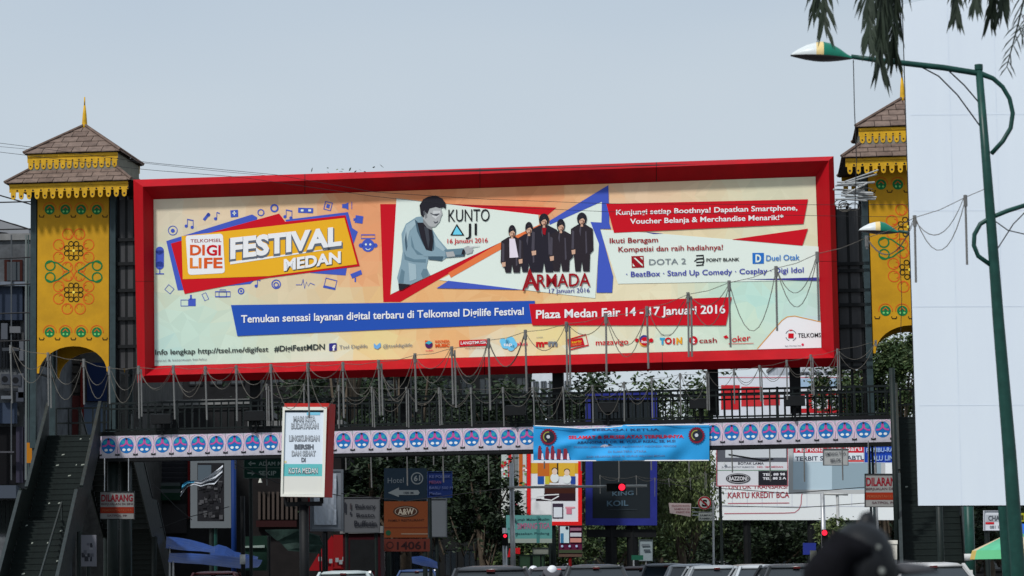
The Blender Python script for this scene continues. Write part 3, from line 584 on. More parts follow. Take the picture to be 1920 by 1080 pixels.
# litter on the steps
mb = MB(); rnd = random.Random(5)
for (tp, dd, xx, ww), cnt in ((st1[1:], 16), (st2[1:], 8)):
    for i in range(cnt):
        k = rnd.randrange(1, 28); s_ = rnd.uniform(.1, .9) * ww; p = tp + dd * (k * .27 + (1.2 if k >= 17 else 0) + .12) + xx * s_ + Z * (DECK - k * DECK / 34 + .03); a = rnd.uniform(.015, .045)
        mb.add([p + V((-a, -a, -.02)), p + V((a, -a * .6, 0)), p + V((a * .7, a, .03)), p + V((-a, a, .02))], [(0, 1, 2, 3)])
tag(mb.build('litter', ink(125, 130, 122)), 'scraps of pale paper litter lying on the staircase steps', 'litter', kind='stuff')

# ---------------------------------------------------------------- yellow towers
def tower_build():
    wc = -1.95
    def lv(px, py, w): return uz(px, py, w)
    uc = (uz(2, 343, 0)[0] + uz(252, 338, 0)[0]) / 2
    z_low_e = uz(127, 341, 0)[1]; z_low_t = uz(134, 316, -.55)[1]; z_box_b = z_low_t - .02; z_up_e = uz(134, 286, -.45)[1]; z_ap = uz(158, 238, wc)[1]
    z_fin = uz(159, 182, wc)[1]; H1, H2, HB = 1.95, 1.5, 1.38
    t = thing('gate_tower', 'whole yellow ornamented tower with tiled roof and spire left of the billboard', 'tower', W(uc, wc, 0), 'yellow towers at the ends of the footbridge')
    def L(x, y, z): return W(uc + x, wc + y, z)       # y towards the viewer
    rnd = random.Random(4)
    def roof(h0, z0, h1, z1, rows, tw):
        mb = MB(); e = [L(-h0 + .04, h0 - .04, z0 - .01), L(h0 - .04, h0 - .04, z0 - .01), L(h0 - .04, -h0 + .04, z0 - .01), L(-h0 + .04, -h0 + .04, z0 - .01)]
        h1b = max(h1 - .04, .01); g = [L(-h1b, h1b, z1 - .03), L(h1b, h1b, z1 - .03), L(h1b, -h1b, z1 - .03), L(-h1b, -h1b, z1 - .03)]
        mb.add(e + g, [(0, 1, 5, 4), (1, 2, 6, 5), (2, 3, 7, 6), (3, 0, 4, 7), (3, 2, 1, 0), (4, 5, 6, 7)]); rf = mb.build('roof', brown_dark, t)
        sl = math.hypot(h0 - h1, z1 - z0)
        for side in range(4):
            c, s = [(1, 0), (0, 1), (-1, 0), (0, -1)][side]
            def F_(a, r, zz): # a along the eave, r outwards
                x_, y_ = a, r
                xx = x_ * c + y_ * s; yy = -x_ * s + y_ * c
                return L(xx, yy, zz)
            for r in range(rows):
                t0, t1 = r / rows, (r + 1) / rows; r0, r1 = lerp(h0, h1, t0), lerp(h0, h1, t1); za, zb_ = lerp(z0, z1, t0), lerp(z0, z1, t1)
                n = math.ceil(r0 / tw) + 1; sh = tw / 2 if r % 2 else 0
                for k in range(-n, n + 1):
                    s0 = k * tw - sh; s1 = s0 + tw - .018; b0, b1 = max(s0, -r0), min(s1, r0)
                    if b1 - b0 < .05: continue
                    c0, c1 = max(s0, -r1), min(s1, r1)
                    if c1 < c0: c0 = c1 = (-r1 if s1 <= -r1 else r1)
                    j = rnd.uniform(-.006, .008); up = .034 + j
                    if c1 - c0 < .02: tp = [F_(b0, r0, za + up), F_(b1, r0, za + up), F_((c0 + c1) / 2, r1, zb_ + .006)]
                    else: tp = [F_(b0, r0, za + up), F_(b1, r0, za + up), F_(c1, r1, zb_ + .006), F_(c0, r1, zb_ + .006)]
                    mb = MB(); mb.prism(tp, -Z * .024); mb.build('roof_tile', tile_mat if rnd.random() < .65 else tile_mat2, rf)
            a_, b_ = F_(h0, h0, z0 + .05), F_(h1, h1, z1 + .05)
            mb = MB(); mb.tube([a_, b_], .045, 6); mb.build('hip_cap', tile_mat2, rf)
        return rf
    roof(H2, z_up_e, .03, z_ap, 5, .46); roof(H1, z_low_e, HB - .05, z_low_t, 3, .46)
    mb = MB(); mb.lathe(L(0, 0, z_ap - .05), [(.10, 0), (.085, .1), (.06, .45), (.03, .72)], 8); mb.lathe(L(0, 0, z_ap + .67), [(.022, 0), (.02, z_fin - z_ap - .67)], 6); mb.build('spire', yellow2, t, True)
    # boxes
    mb = MB(); mb.box((-HB, -HB, z_box_b - .3), (HB, HB, z_up_e - .02), 0, L); mb.build('roof_drum', mat('drum_grey', (.20, .19, .15), .8, noise=.3, scale=3), t)
    def fascia(h, zt, drop, pitch, tooth):
        for side in (0, 2):
            c, s = [(1, 0), (0, 1), (-1, 0), (0, -1)][side]
            def F_(a, r, zz): return L(a * c + r * s, -a * s + r * c, zz)
            n = round(2 * h / pitch); p = 2 * h / n; pts = [(-h, zt), (h, zt)]
            for i in range(n):
                xr = h - i * p; xc = xr - p / 2; rr = p * tooth
                pts += [(xr, zt - drop * .52)] if i == 0 else []
                pts += [(xc + rr, zt - drop * .52), (xc + rr, zt - drop * .8), (xc + rr * .7, zt - drop * .94), (xc, zt - drop), (xc - rr * .7, zt - drop * .94), (xc - rr, zt - drop * .8), (xc - rr, zt - drop * .52)]
            pts += [(-h, zt - drop * .52)]
            mb = MB(); off = F_(0, -.03, 0) - F_(0, 0, 0); mb.prism([F_(a, h - .01 * (side % 2), z_) for a, z_ in reversed(pts)], off)
            bd = mb.build('fascia_board', yellow2, t)
            mb = MB()
            for i in range(n):
                xc = h - (i + .5) * p; q = F_(xc, h + .004, zt - drop * .78); ud = (F_(1, 0, 0) - F_(0, 0, 0))
                mb.add([q + (ud * math.cos(a) + Z * math.sin(a)) * p * .13 for a in [k * math.pi / 4 for k in range(8)]], [tuple(range(8))])
                if tooth < .3 or True:
                    q = F_(xc + p / 2, h + .004, zt - drop * .42)
                    mb.add([q + (ud * math.cos(a) + Z * math.sin(a)) * p * .13 for a in [k * math.pi / 3 for k in range(6)]], [tuple(range(6))])
            mb.build('dark_hole_discs', brown_dark, bd)  # dark discs on the board stand in for the shade inside holes
            mb = MB(); mb.hexa([F_(-h, h + .01, zt - drop * .16), F_(h, h + .01, zt - drop * .16), F_(h, h + .01, zt), F_(-h, h + .01, zt), F_(-h, h + .03, zt - drop * .16), F_(h, h + .03, zt - drop * .16), F_(h, h + .03, zt), F_(-h, h + .03, zt)])
            mb.build('moulding', yellow2, bd)
    fascia(HB + .02, z_up_e - .02, z_up_e - z_low_t - .02, .2, .36); fascia(H1 - .12, z_low_e - .01, .47, .25, .3)
    # yellow face with arch; positions read on the front plane
    wf = wc + 1.12; FR = PL(W(0, wf, 0), YAW); Zt = z_low_e - .1
    pu0 = uz(70, 500, wf)[0] - uc; pu1 = uz(204, 500, wf)[0] - uc; zb0 = uz(74, 700, wf)[1]; za0 = uz(138, 649, wf)[1]
    r_ = (pu1 - pu0) / 2 - .06; cx_ = (pu0 + pu1) / 2; sc = (za0 - zb0) / r_
    for sy, nm_ in ((1.12, 'front'), (-1.12, 'back')):
        pts = [(pu0, Zt), (pu0, zb0), (cx_ - r_, zb0)] + [(cx_ - r_ * math.cos(a), zb0 + sc * r_ * math.sin(a)) for a in [k * math.pi / 16 for k in range(1, 16)]] + [(cx_ + r_, zb0), (pu1, zb0), (pu1, Zt)]
        mb = MB(); mb.prism([L(a, sy, z_) for a, z_ in pts], N * -.06); face = mb.build('arched_panel', yellow, t)
        if sy > 0: front = face
    mb = MB()
    def rib(m, path, wd_, k, mi): m.ribbon(FR, path, wd_, k, mi)
    OM = [ink(200, 88, 30), ink(40, 34, 14), ink(235, 210, 90), ink(22, 108, 58), ink(120, 190, 110)]
    for cy in (470, 548):
        orn = MB()
        for dx, dy in ((-11, -31), (11, -31), (-28, -11), (28, -11), (-28, 12), (28, 12), (-12, 31), (12, 31)):
            orn.ring(FR, 138 + dx, cy + dy, 10, 1.8, .006, 0, n=14); an = math.degrees(math.atan2(dy, -dx)); orn.ring(FR, 138 + dx - dx * .14, cy + dy - dy * .14, 5, 1.5, .008, 0, a0=an - 110, a1=an + 110, n=9)
        for q in range(4):
            a = R(q * 90); ox, oy = math.sin(a) * 13, -math.cos(a) * 13; px_, py_ = math.cos(a) * 5, math.sin(a) * 5
            for s_ in (-1, 1): orn.ring(FR, 138 + ox + px_ * s_, cy + oy + py_ * s_, 4.6, 1.6, .01, 1, n=10)
            orn.ribbon(FR, [(138 + ox * .2, cy + oy * .2), (138 + ox * .9, cy + oy * .9)], 1.6, .01, 1)
        orn.disc(FR, 138, cy, 2.5, .012, 2); orn.build('painted_flower', OM, front)
    for s_ in (-1, 1):
        X = 138 + s_ * 44; orn = MB()
        orn.ring(FR, X, 498, 9, 2.6, .008, 3, n=14); orn.ring(FR, X, 520, 9, 2.6, .008, 3, n=14)
        for sy in (-1, 1):
            orn.ribbon(FR, [(X - s_ * -9, 509 + sy * 14), (X - s_ * 2, 509 + sy * 19), (X - s_ * 14, 509 + sy * 16), (X - s_ * 26, 509 + sy * 7), (X - s_ * 36, 509 + sy * 1)], 2.4, .009, 3)
        orn.build('painted_scroll', OM, front)
    for yy in (623, 393):
        for i in range(4):
            X = 93 + i * 29.5; orn = MB(); orn.disc(FR, X, yy, 9.5, .006, 3); orn.ring(FR, X, yy - 1, 12, 1.4, .008, 0, a0=-10, a1=190)
            orn.ribbon(FR, [(X - 5, yy - 1), (X, yy - 6), (X + 5, yy - 1)], 1.6, .01, 0); orn.disc(FR, X - 3.4, yy + 3.5, 2, .01, 4, n=8); orn.disc(FR, X + 3.4, yy + 3.5, 2, .01, 4, n=8); orn.build('painted_rosette', OM, front)
        for i in range(5):
            X = 78 + i * 29.7; orn = MB(); orn.ribbon(FR, [(X - 4.5, yy + 10), (X - 3.5, yy + 14), (X + 3.5, yy + 14), (X + 4.5, yy + 10)], 2, .008, 1); orn.build('painted_bracket', OM, front)
    # posts and side cladding
    for sx, a in ((-1, pu0 - .12), (1, pu1 + .12)):
        for sy in (1.05, -1.1):
            mb = MB(); mb.box((a - .09, sy - .09, DECK - .3), (a + .09, sy + .09, Zt), 0, L); mb.box((a - .035, sy - .035, 0), (a + .035, sy + .035, DECK - .3), 0, L); mb.build('post', mat('tower_post', (.03, .05, .055), .5, noise=.3, scale=4), t)
        for zz in [zb0 + k * .95 for k in range(6)]:
            mb = MB(); mb.box((a - .03, -1.0, zz), (a + .03, .95, zz + .06), 0, L); mb.build('side_rail', black_steel, t)
        mb = MB(); mb.box((a - .015, -.95, zb0 + .3), (a + .015, .9, Zt), 0, L); mb.build('side_cladding', mat('side_cladding', (.022, .022, .024), .7, noise=.4, scale=3, streak=True), t)
    mb = MB(); mb.box((pu0, -1.05, Zt - .05), (pu1, 1.04, Zt + .1), 0, L); mb.build('ceiling', brown_dark, t)
    return t, uc
tw, tuc = tower_build()
dU = (uz(1571, 295, 0)[0] - uz(2, 343, 0)[0]); tw2 = copy_tree(tw, U * dU)
tw2['label'] = 'yellow ornamented tower right of the billboard, half hidden behind the blank white board'
# grey backing frames between towers and billboard
def backing(x0, x1, y0, y1, w_, label, bars):
    u0, z1 = uz(x0, y0, w_); u1, z0 = uz(x1, y1, w_); t = thing('steel_backing_frame', label, 'steel frame', W((u0 + u1) / 2, w_, z0), 'steel frames beside the billboard')
    k = 2 if u1 - u0 > .9 else 1
    for i in range(k):
        mb = MB(); a = lerp(u0, u1, i / k) + .02; b = lerp(u0, u1, (i + 1) / k) - .02; mb.box((a, w_ - .04, z0), (b, w_, z1), 0, W); mb.build('sheet', grey_sheet, t)
    for y in bars:
        _, zz = uz((x0 + x1) / 2, y, w_); mb = MB(); mb.box((u0 - .05, w_ + .01, zz - .05), (u1 + .25, w_ + .09, zz + .05), 0, W); mb.build('cross_bar', black_steel, t)
    for u_ in (u0, (u0 + u1) / 2, u1): mb = MB(); mb.box((u_ - .04, w_ - .08, z0 - 2.2), (u_ + .04, w_ + .005, z1 + .1), 0, W); mb.build('upright', black_steel, t)
backing(1566, 1620, 392, 690, -.9, 'grey sheet metal backing frame between the billboard and the right hand tower', (495, 508, 545, 572, 612, 676, 690))
backing(222, 252, 375, 690, -1.0, 'dark sheet metal backing frame between the left hand tower and the billboard', (450, 495, 545, 598, 650))

# ---------------------------------------------------------------- floodlights and banner on the bridge
def flood(x, y):
    u_, z_ = uz(x, y, .15); t = thing('floodlight', '', 'floodlight', W(u_, 0, DECK), 'black floodlights on the footbridge railing')
    mb = MB(); mb.box((u_ - .3, -.02, z_ - .14), (u_ + .3, .3, z_ + .14), 0, W); mb.build('housing', black_steel, t)
    mb = MB(); mb.box((u_ - .26, .04, z_ + .141), (u_ + .26, .28, z_ + .15), 0, W); mb.build('lens', glass, t)
    mb = MB(); mb.beam(W(u_, .08, z_ - .14), W(u_, .08, DECK - .05), .06); mb.beam(W(u_, .08, DECK + .02), W(u_, -.1, DECK + .02), .05); mb.build('bracket', black_steel, t); return t
for x, y, l in ((1490, 752, 'black floodlight on the railing under the billboard column near the right end'), (1312, 757, 'black floodlight on the railing just above the right end of the blue cloth banner'),
                (1140, 764, 'black floodlight on the railing above the middle of the blue cloth banner'), (966, 770, 'black floodlight on the railing just left of the blue cloth banner'), (303, 786, 'leftmost black floodlight on the footbridge railing'), (478, 780, 'black floodlight on the railing just left of the white lightbox sign')):
    flood(x, y)['label'] = l
def banner():
    x0, y0, x1, y1 = 1000, 797, 1330, 864
    def wv(px, py):
        s = (px - x0) / (x1 - x0); t = (py - y0) / (y1 - y0)
        d = math.sin(s * math.pi); a = .035 * math.sin(14 * (t * .6 + (s - .5) ** 2 * 1.8)) * d
        if s < .52: a += .045 * math.exp(-((t - .15 - .75 * (1 - (s / .52)) ** 1.0 + .1) * 9) ** 2) + .04 * math.sin((s * 9 + t * 11)) * s
        a += .03 * math.exp(-((s - .53) * 40) ** 2) + .02 * math.sin(s * 37 + t * 5) * t
        a *= 1.7 * min(1, abs(px - 1028) / 40, abs(px - 1306) / 40)
        return .09 + a
    def sag(s): return -3 * 0 + (5 * math.sin(s / .53 * math.pi) if s < .53 else 0)
    mb = MB(); nx, ny = 66, 14; vs = []
    for j in range(ny + 1):
        for i in range(nx + 1):
            s, t = i / nx, j / ny; x = lerp(x0, x1, s); yt = y0 + sag(s); y = lerp(yt, y1, t) + (-1 if s > .5 else 0); vs.append(BR.at(x, y, wv(x, y)))
    fs = [(j * (nx + 1) + i, (j + 1) * (nx + 1) + i, (j + 1) * (nx + 1) + i + 1, j * (nx + 1) + i + 1) for j in range(ny) for i in range(nx)]
    mb.add(vs, fs); t = mb.build('cloth_banner', ink(46, 150, 212, .95), None, True)
    tag(t, 'bright blue cloth banner with red lettering tied along the footbridge edge', 'banner')
    rd, bk, gr, wh = ink(190, 40, 60), ink(50, 70, 110), ink(90, 120, 160), ink(235, 240, 245)
    def wt(x, y): return wv(x, y) - .09
    def tx(s, a, ya, b, yb, h, m, bold=.02): 
        text(BR, s, a, ya, b, yb, h, .012, m, t, bold, wv)
    tx('SELAMAT & SUKSES ATAS TERPILIHNYA', 1066, 823, 1282, 821, 6, rd, .04); tx('ABANGDA H. DR. M. YUSUF RIZAL, SE, M.SI', 1082, 832, 1266, 829, 4.5, bk)
    tx('SEBAGAI KETUA', 1110, 808, 1236, 807, 4, bk); tx('PRESIDEN LEMBAGA SWADAYA MASYARAKAT INDONESIA PERIODE', 1076, 840, 1268, 838, 3.4, gr, .01)
    tx('DI SUMATERA UTARA', 1140, 849, 1212, 848, 4, gr, .01); tx('DARI KELUARGA BESAR PENGURUS WILAYAH MEDAN', 1100, 858, 1246, 856, 3.4, gr, .01)
    for cx, cy in ((1028, 819), (1306, 816)):
        e = MB(); pts = []
        for i in range(40): a = 2 * math.pi * i / 40; r = 16 if i % 2 else 14; pts.append((cx + r * math.cos(-a), cy + r * math.sin(-a)))
        e.poly(BR, pts, .13); e.disc(BR, cx, cy, 11.5, .135, 1); e.ring(BR, cx, cy, 9, 2, .139, 2, 80, 250); e.disc(BR, cx, cy, 3.4, .143, 3); e.build('round_emblem', [ink(120, 30, 50), ink(36, 42, 54), ink(150, 146, 70), ink(190, 196, 204)], t)
    e = MB(); 
    for x, h in ((1012, 22), (1026, 20), (1036, 22), (1048, 24), (1060, 22)):
        e.poly(BR, [(x - 3, 862 - h), (x - 4, 861), (x + 3, 861), (x + 4, 862 - h * .7), (x + 1, 861 - h)], .13, 0); e.poly(BR, [(x + 3, 850), (x + 3, 862), (x + 8, 862), (x + 6, 850)], .13, 1); e.disc(BR, x, 860 - h, 2.6, .133, 0, n=8)
    e.build('printed_people', [ink(130, 45, 60), ink(215, 215, 230)], t)
    e = MB(); e.ribbon(BR, [(1001, 798), (1040, 799.5), (1090, 803), (1140, 801.5), (1170, 798), (1250, 796.5), (1329, 796)], 1.6, .15); e.ribbon(BR, [(1001, 864), (1329, 863)], 1.8, .12); e.build('white_hem', wh, t)
banner()

# ---------------------------------------------------------------- generic signs
def board(name, label, cat, Y, rect, col, yaw=0, dep=.12, frame=None, fw=4, post=None, group=None, quad=None, rough=.5, pm=None, prad=.06):
    x0, y0, x1, y1 = rect; pl = PL(P((x0 + x1) / 2, (y0 + y1) / 2, Y), yaw); q = quad or [(x0, y0), (x1, y0), (x1, y1), (x0, y1)]
    base = pl.at((x0 + x1) / 2, y1, -dep / 2); base.z = 0 if post else base.z
    t = thing(name, label, cat, base, group)
    mb = MB(); mb.prism([pl.at(*p) for p in reversed(q)], pl.n * -dep); panel = mb.build('panel', col, t)
    if frame:
        cx = sum(p[0] for p in q) / 4; cy = sum(p[1] for p in q) / 4
        inn = [(p[0] + (fw if p[0] < cx else -fw), p[1] + (fw if p[1] < cy else -fw)) for p in q]; mb = MB()
        for i in range(4):
            j = (i + 1) % 4; mb.hexa([pl.at(*q[i], .03), pl.at(*q[j], .03), pl.at(*inn[j], .03), pl.at(*inn[i], .03), pl.at(*q[i], -dep - .01), pl.at(*q[j], -dep - .01), pl.at(*inn[j], .002), pl.at(*inn[i], .002)])
        mb.build('frame', frame, t)
    if post:
        for px in post:
            a = pl.at(px, y1, -dep * .7); b = V((a.x, a.y, 0)); mb = MB(); mb.tube([b, a + Z * .3 if dep > .5 else a], prad, 8); mb.build('post', pm or green_metal, t)
    return t, pl, panel
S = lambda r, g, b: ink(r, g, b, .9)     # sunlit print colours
D = lambda r, g, b: ink(r, g, b, 1.3)     # darker colours, the shade of their place put into the colour
def rects(pl, par, lst, k=.006, name='printed_artwork'):
    mb = MB(); ms = []; i = 0; o = None
    for (x0, y0, x1, y1, m) in lst:
        if len(lst) > 20:
            if m not in ms: ms.append(m)
            mb.poly(pl, [(x0, y0), (x0, y1), (x1, y1), (x1, y0)], k + i * .0006, ms.index(m))
        else: q = MB(); q.poly(pl, [(x0, y0), (x0, y1), (x1, y1), (x1, y0)], k + i * .0006); o = q.build(name, m, par)
        i += 1
    return tag(mb.build(name, ms, par), kind='stuff') if ms else o

# white lightbox with the red sides
t, pl, pn = board('lightbox_sign', 'white lightbox sign with red sides and a teal stripe before the footbridge', 'sign', 58, (528, 763, 612, 931), S(206, 216, 226), yaw=13, dep=.62, quad=[(530, 763), (613, 763), (608, 932), (526, 931)])
pn.data.materials.append(mat('lightbox_red', (.42, .02, .015), .5, noise=.2, scale=3))
for i, p in enumerate(pn.data.polygons):
    if i != 0: p.material_index = 1
mb = MB(); mb.prism([pl.at(*p_, -.08) for p_ in ((533, 756), (530, 930), (610, 931), (617, 756))], pl.n * -.5); mb.build('housing', MATS['lightbox_red'], t)
mb = MB(); Q = [(530, 763), (613, 763), (608, 932), (526, 931)]; I = [(534, 769), (607, 769), (603, 927), (530, 926)]
for i in range(4):
    j = (i + 1) % 4; mb.hexa([pl.at(*Q[i], .04), pl.at(*Q[j], .04), pl.at(*I[j], .04), pl.at(*I[i], .04), pl.at(*Q[i], .001), pl.at(*Q[j], .001), pl.at(*I[j], .001), pl.at(*I[i], .001)])
mb.build('frame', S(215, 215, 205), t)
rects(pl, t, [(531, 870, 604, 893, S(95, 178, 180)), (530, 893, 603, 926, S(208, 208, 200)), (534, 769, 606, 773, S(40, 50, 60)), (575, 773, 600, 778, S(120, 190, 215)), (533, 864, 537, 868, S(210, 200, 150))])
for s_, a, b, y, h in (('MARI KITA', 550, 592, 791, 11), ('BUDAYAKAN', 546, 597, 804, 11), ('LINGKUNGAN', 542, 599, 827, 11), ('BERSIH', 552, 588, 842, 9), ('DAN SEHAT', 547, 592, 855, 10), ('DI', 565, 573, 866, 8)):
    text(pl, s_, a, y, b, y, h, .008, S(96, 102, 110), t, .05); text(pl, s_, a + .6, y - .6, b - .6, y - .6, h - 1.2, .012, S(196, 204, 212), t, -.004) if h > 9.5 else None
text(pl, 'KOTA MEDAN', 541, 888, 596, 888, 11, .012, S(70, 90, 96), t, .06); text(pl, 'KOTA MEDAN', 541.6, 887.4, 595.4, 887.4, 10, .016, S(222, 235, 235), t, .0)
p = pl.at(570, 935, -.3); mb = MB(); mb.tube([V((p.x, p.y, 0)), V((p.x, p.y, p.z - .14))], .11, 10); mb.build('pole', black_steel, t, True)
mb = MB(); 
a, b = pl.at(536, 938, -.3), pl.at(603, 938, -.3); a.z = b.z = p.z - .12
mb.beam(a, b, .12, .1)
for q in (a, b): mb.beam(q, q + Z * .16, .08)
mb.build('bracket', black_steel, t)

# warning signs hanging under the bridge
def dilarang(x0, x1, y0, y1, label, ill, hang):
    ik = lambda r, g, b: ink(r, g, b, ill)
    t, pl, pn = board('warning_sign', label, 'sign', 73.6, (x0, y0, x1, y1), ik(150, 150, 148), yaw=YAW, dep=.04, group='hanging warning signs', frame=black_steel, fw=1.2)
    H = y1 - y0; rects(pl, t, [(x0 + 1, y0 + H * .56, x1 - 1, y0 + H * .78, ik(150, 48, 26))])
    text(pl, 'DILARANG', x0 + 3, y0 + H * .36, x1 - 3, y0 + H * .35, H * .24, .01, ik(140, 30, 44), t, .03)
    text(pl, 'BERJUALAN DI SINI', x0 + 3, y0 + H * .49, x1 - 3, y0 + H * .48, H * .07, .01, ik(90, 60, 66), t, .01); text(pl, 'PEMERINTAH KOTA', x0 + 5, y0 + H * .72, x1 - 5, y0 + H * .71, H * .08, .012, ik(170, 90, 60), t, .01)
    text(pl, 'SATPOL PP', x0 + 14, y0 + H * .9, x1 - 14, y0 + H * .9, H * .07, .01, ik(90, 60, 66), t, .01)
    for x in hang: mb = MB(); mb.tube([pl.at(x, y0 + 1, -.02), pl.at(x, y0 - 62, -.02)], .015, 5); mb.build('hanger', chrome, t)
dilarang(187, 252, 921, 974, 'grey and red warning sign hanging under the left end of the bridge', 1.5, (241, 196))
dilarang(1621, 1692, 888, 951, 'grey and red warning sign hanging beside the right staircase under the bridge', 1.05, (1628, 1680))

# green direction sign
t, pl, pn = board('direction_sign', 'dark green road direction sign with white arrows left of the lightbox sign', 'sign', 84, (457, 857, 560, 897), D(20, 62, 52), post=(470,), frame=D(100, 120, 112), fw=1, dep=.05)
rects(pl, t, [(458, 876.5, 559, 877.5, D(110, 130, 122))])
mb = MB(); w_ = D(150, 165, 160)
mb.ribbon(pl, [(468, 869), (479, 869)], 2.4, .006); mb.poly(pl, [(465, 869), (471, 874), (471, 864)], .006); mb.ribbon(pl, [(464, 887), (474, 887)], 2.4, .006); mb.poly(pl, [(478, 887), (472, 882), (472, 892)], .006); mb.build('arrows', w_, t)
text(pl, 'ADAM MALIK', 485, 873, 552, 873, 7.5, .008, w_, t, .01); text(pl, 'SEKIP', 485, 891, 518, 891, 8, .008, w_, t, .02)
# framed black and white photo board
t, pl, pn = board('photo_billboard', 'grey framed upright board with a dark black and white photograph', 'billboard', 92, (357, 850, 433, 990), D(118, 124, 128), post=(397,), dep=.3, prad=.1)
rnd = random.Random(9); L_ = [(370, 868, 420, 977, D(40, 40, 44)), (371, 872, 396, 900, D(95, 108, 118))]
for i in range(70):
    x, y = rnd.uniform(371, 412), rnd.uniform(900, 968); c = rnd.choice((26, 38, 52, 70, 92)); L_.append((x, y, x + rnd.uniform(3, 8), y + rnd.uniform(4, 9), D(c, c, c + 3)))
rects(pl, t, L_)
mb = MB(); a = pl.at(404, 990, -.2); mb.tube([V((a.x, a.y, 0)), a], .07, 8); mb.build('post', pole_green, t)
# crumpled cloth blown against it
mb = MB(); pl2 = PL(P(390, 900, 88)); top_ = [(418, 872), (405, 882), (392, 892), (378, 900), (365, 901), (352, 902), (342, 908)]; bot_ = [(416, 892), (402, 908), (390, 908), (376, 912), (364, 908), (350, 914), (338, 932)]; vs = []
for j in range(7):
    for i in range(13):
        f_ = i / 2; a0 = int(min(f_, 5)); fr_ = f_ - a0; x = lerp(lerp(top_[a0][0], top_[a0 + 1][0], fr_), lerp(bot_[a0][0], bot_[a0 + 1][0], fr_), j / 6); y = lerp(lerp(top_[a0][1], top_[a0 + 1][1], fr_), lerp(bot_[a0][1], bot_[a0 + 1][1], fr_), j / 6)
        vs.append(pl2.at(x, y, .12 * math.sin(j * 2.1 + i * .3)))
mb.add(vs, [(j * 13 + i, j * 13 + i + 1, (j + 1) * 13 + i + 1, (j + 1) * 13 + i) for j in range(6) for i in range(12)], 0)
for k, f in enumerate(mb.f): mb.m[k] = 1 if (k % 12) > 7 and (k // 12) < 3 else (2 if (k // 12) in (4,) else 0)
tag(mb.build('torn_banner', [S(200, 205, 212), S(70, 150, 185), S(60, 62, 68)], None, True), 'crumpled white and blue banner blown across the grey photo board', 'banner')
mb = MB(); a = P(438, 990, 90); mb.tube([V((a.x, a.y, 0)), P(438, 850, 90)], .09, 10); tag(mb.build('blue_pole', D(18, 50, 110), None, True), 'plain blue steel pole right of the grey photo board', 'pole')
# white lightbox wrapped in plastic
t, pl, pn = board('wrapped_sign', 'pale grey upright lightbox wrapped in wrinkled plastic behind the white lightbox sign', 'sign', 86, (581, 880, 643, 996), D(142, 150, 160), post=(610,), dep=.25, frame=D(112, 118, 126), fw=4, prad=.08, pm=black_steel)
mb = MB(); vs = []
for j in range(11):
    for i in range(9): vs.append(pl.at(589 + i * 5.2, 888 + j * 9.6, .03 + .03 * abs(math.sin(i * 1.3 + j * .45)) + .02 * math.sin(i * 3 + j)))
mb.add(vs, [(j * 9 + i, (j + 1) * 9 + i, (j + 1) * 9 + i + 1, j * 9 + i + 1) for j in range(10) for i in range(8)]); mb.build('plastic_wrap', mat('plastic_wrap', (.42, .47, .54), .25, spec=.6), t)
rects(pl, t, [(577.5, 900, 581, 996, D(120, 20, 24))], .001, 'red_edge')
# shop sign with black lettering
t, pl, pn = board('shop_sign', 'grey white shop sign with black lettering between the wrapped lightbox and the arrow sign', 'sign', 90, (643, 932, 712, 999), D(104, 106, 110), post=(650, 705), dep=.2, frame=D(86, 88, 92), fw=1.5)
for s_, a, b, y, h in (('Bakery', 666, 704, 953, 8), ('Resto', 668, 702, 969, 7), ('Buffetin', 664, 706, 987, 11)): text(pl, s_, a, y, b, y, h, .04, D(44, 46, 54), t, .02)
rects(pl, t, [(646, 942, 649, 962, D(50, 52, 60)), (656, 944, 659, 955, D(70, 64, 68)), (656, 960, 659, 966, D(50, 52, 60))], .04)
# stacked direction signs
t, pl, pn = board('hotel_arrow_sign', 'dark blue hotel sign with the number 61 and a white arrow', 'sign', 88, (720, 878, 800, 938), D(24, 40, 54), dep=.12)
text(pl, 'Hotel', 727, 906, 757, 905, 10, .008, D(98, 108, 116), t, .0); mb = MB(); mb.ring(pl, 782, 897, 10.5, 2, .008, n=22); mb.poly(pl, [(727, 924), (748, 932), (748, 928), (784, 928), (787, 924), (784, 919), (748, 919), (748, 914)], .008); mb.build('arrow', D(112, 120, 124), t)
text(pl, '61', 776, 902, 788, 901, 10, .01, D(112, 120, 124), t, .03); text(pl, '100 M', 757, 926, 775, 926, 4, .014, D(30, 40, 54), t, .02)
t, pl, pn = board('restaurant_sign', 'orange brown restaurant sign with an oval logo under the blue hotel arrow sign', 'sign', 88, (720, 940, 802, 1008), D(118, 62, 34), post=(728, 796), dep=.12, prad=.07)
mb = MB(); mb.disc(pl, 761, 959, 24, .006, 0, 11, 24); mb.disc(pl, 761, 959, 21, .010, 1, 9, 24); mb.disc(pl, 761, 959, 19.5, .014, 0, 8, 24); mb.disc(pl, 728, 999, 5, .006, 2); mb.build('oval_logo', [D(66, 44, 34), D(150, 140, 128), D(30, 76, 52)], t)
text(pl, 'A&W', 746, 965, 776, 964, 11, .018, D(176, 166, 150), t, .03); text(pl, 'FAMILY RESTAURANT', 728, 978, 795, 977, 4, .01, D(66, 36, 30), t, .01); rects(pl, t, [(752, 1000, 802, 1002, D(140, 120, 104)), (720, 988, 802, 990, D(100, 46, 30))])
t, pl, pn = board('phone_number_sign', 'dull red strip sign with a phone number under the oval logo sign', 'sign', 88, (720, 1010, 806, 1034), D(96, 44, 36), post=(730, 798), dep=.1)
text(pl, '14061', 744, 1030, 798, 1029, 14, .008, D(44, 22, 24), t, .02); mb = MB(); mb.ring(pl, 731, 1022, 6, 1.6, .008); mb.build('round_logo', D(50, 26, 26), t)
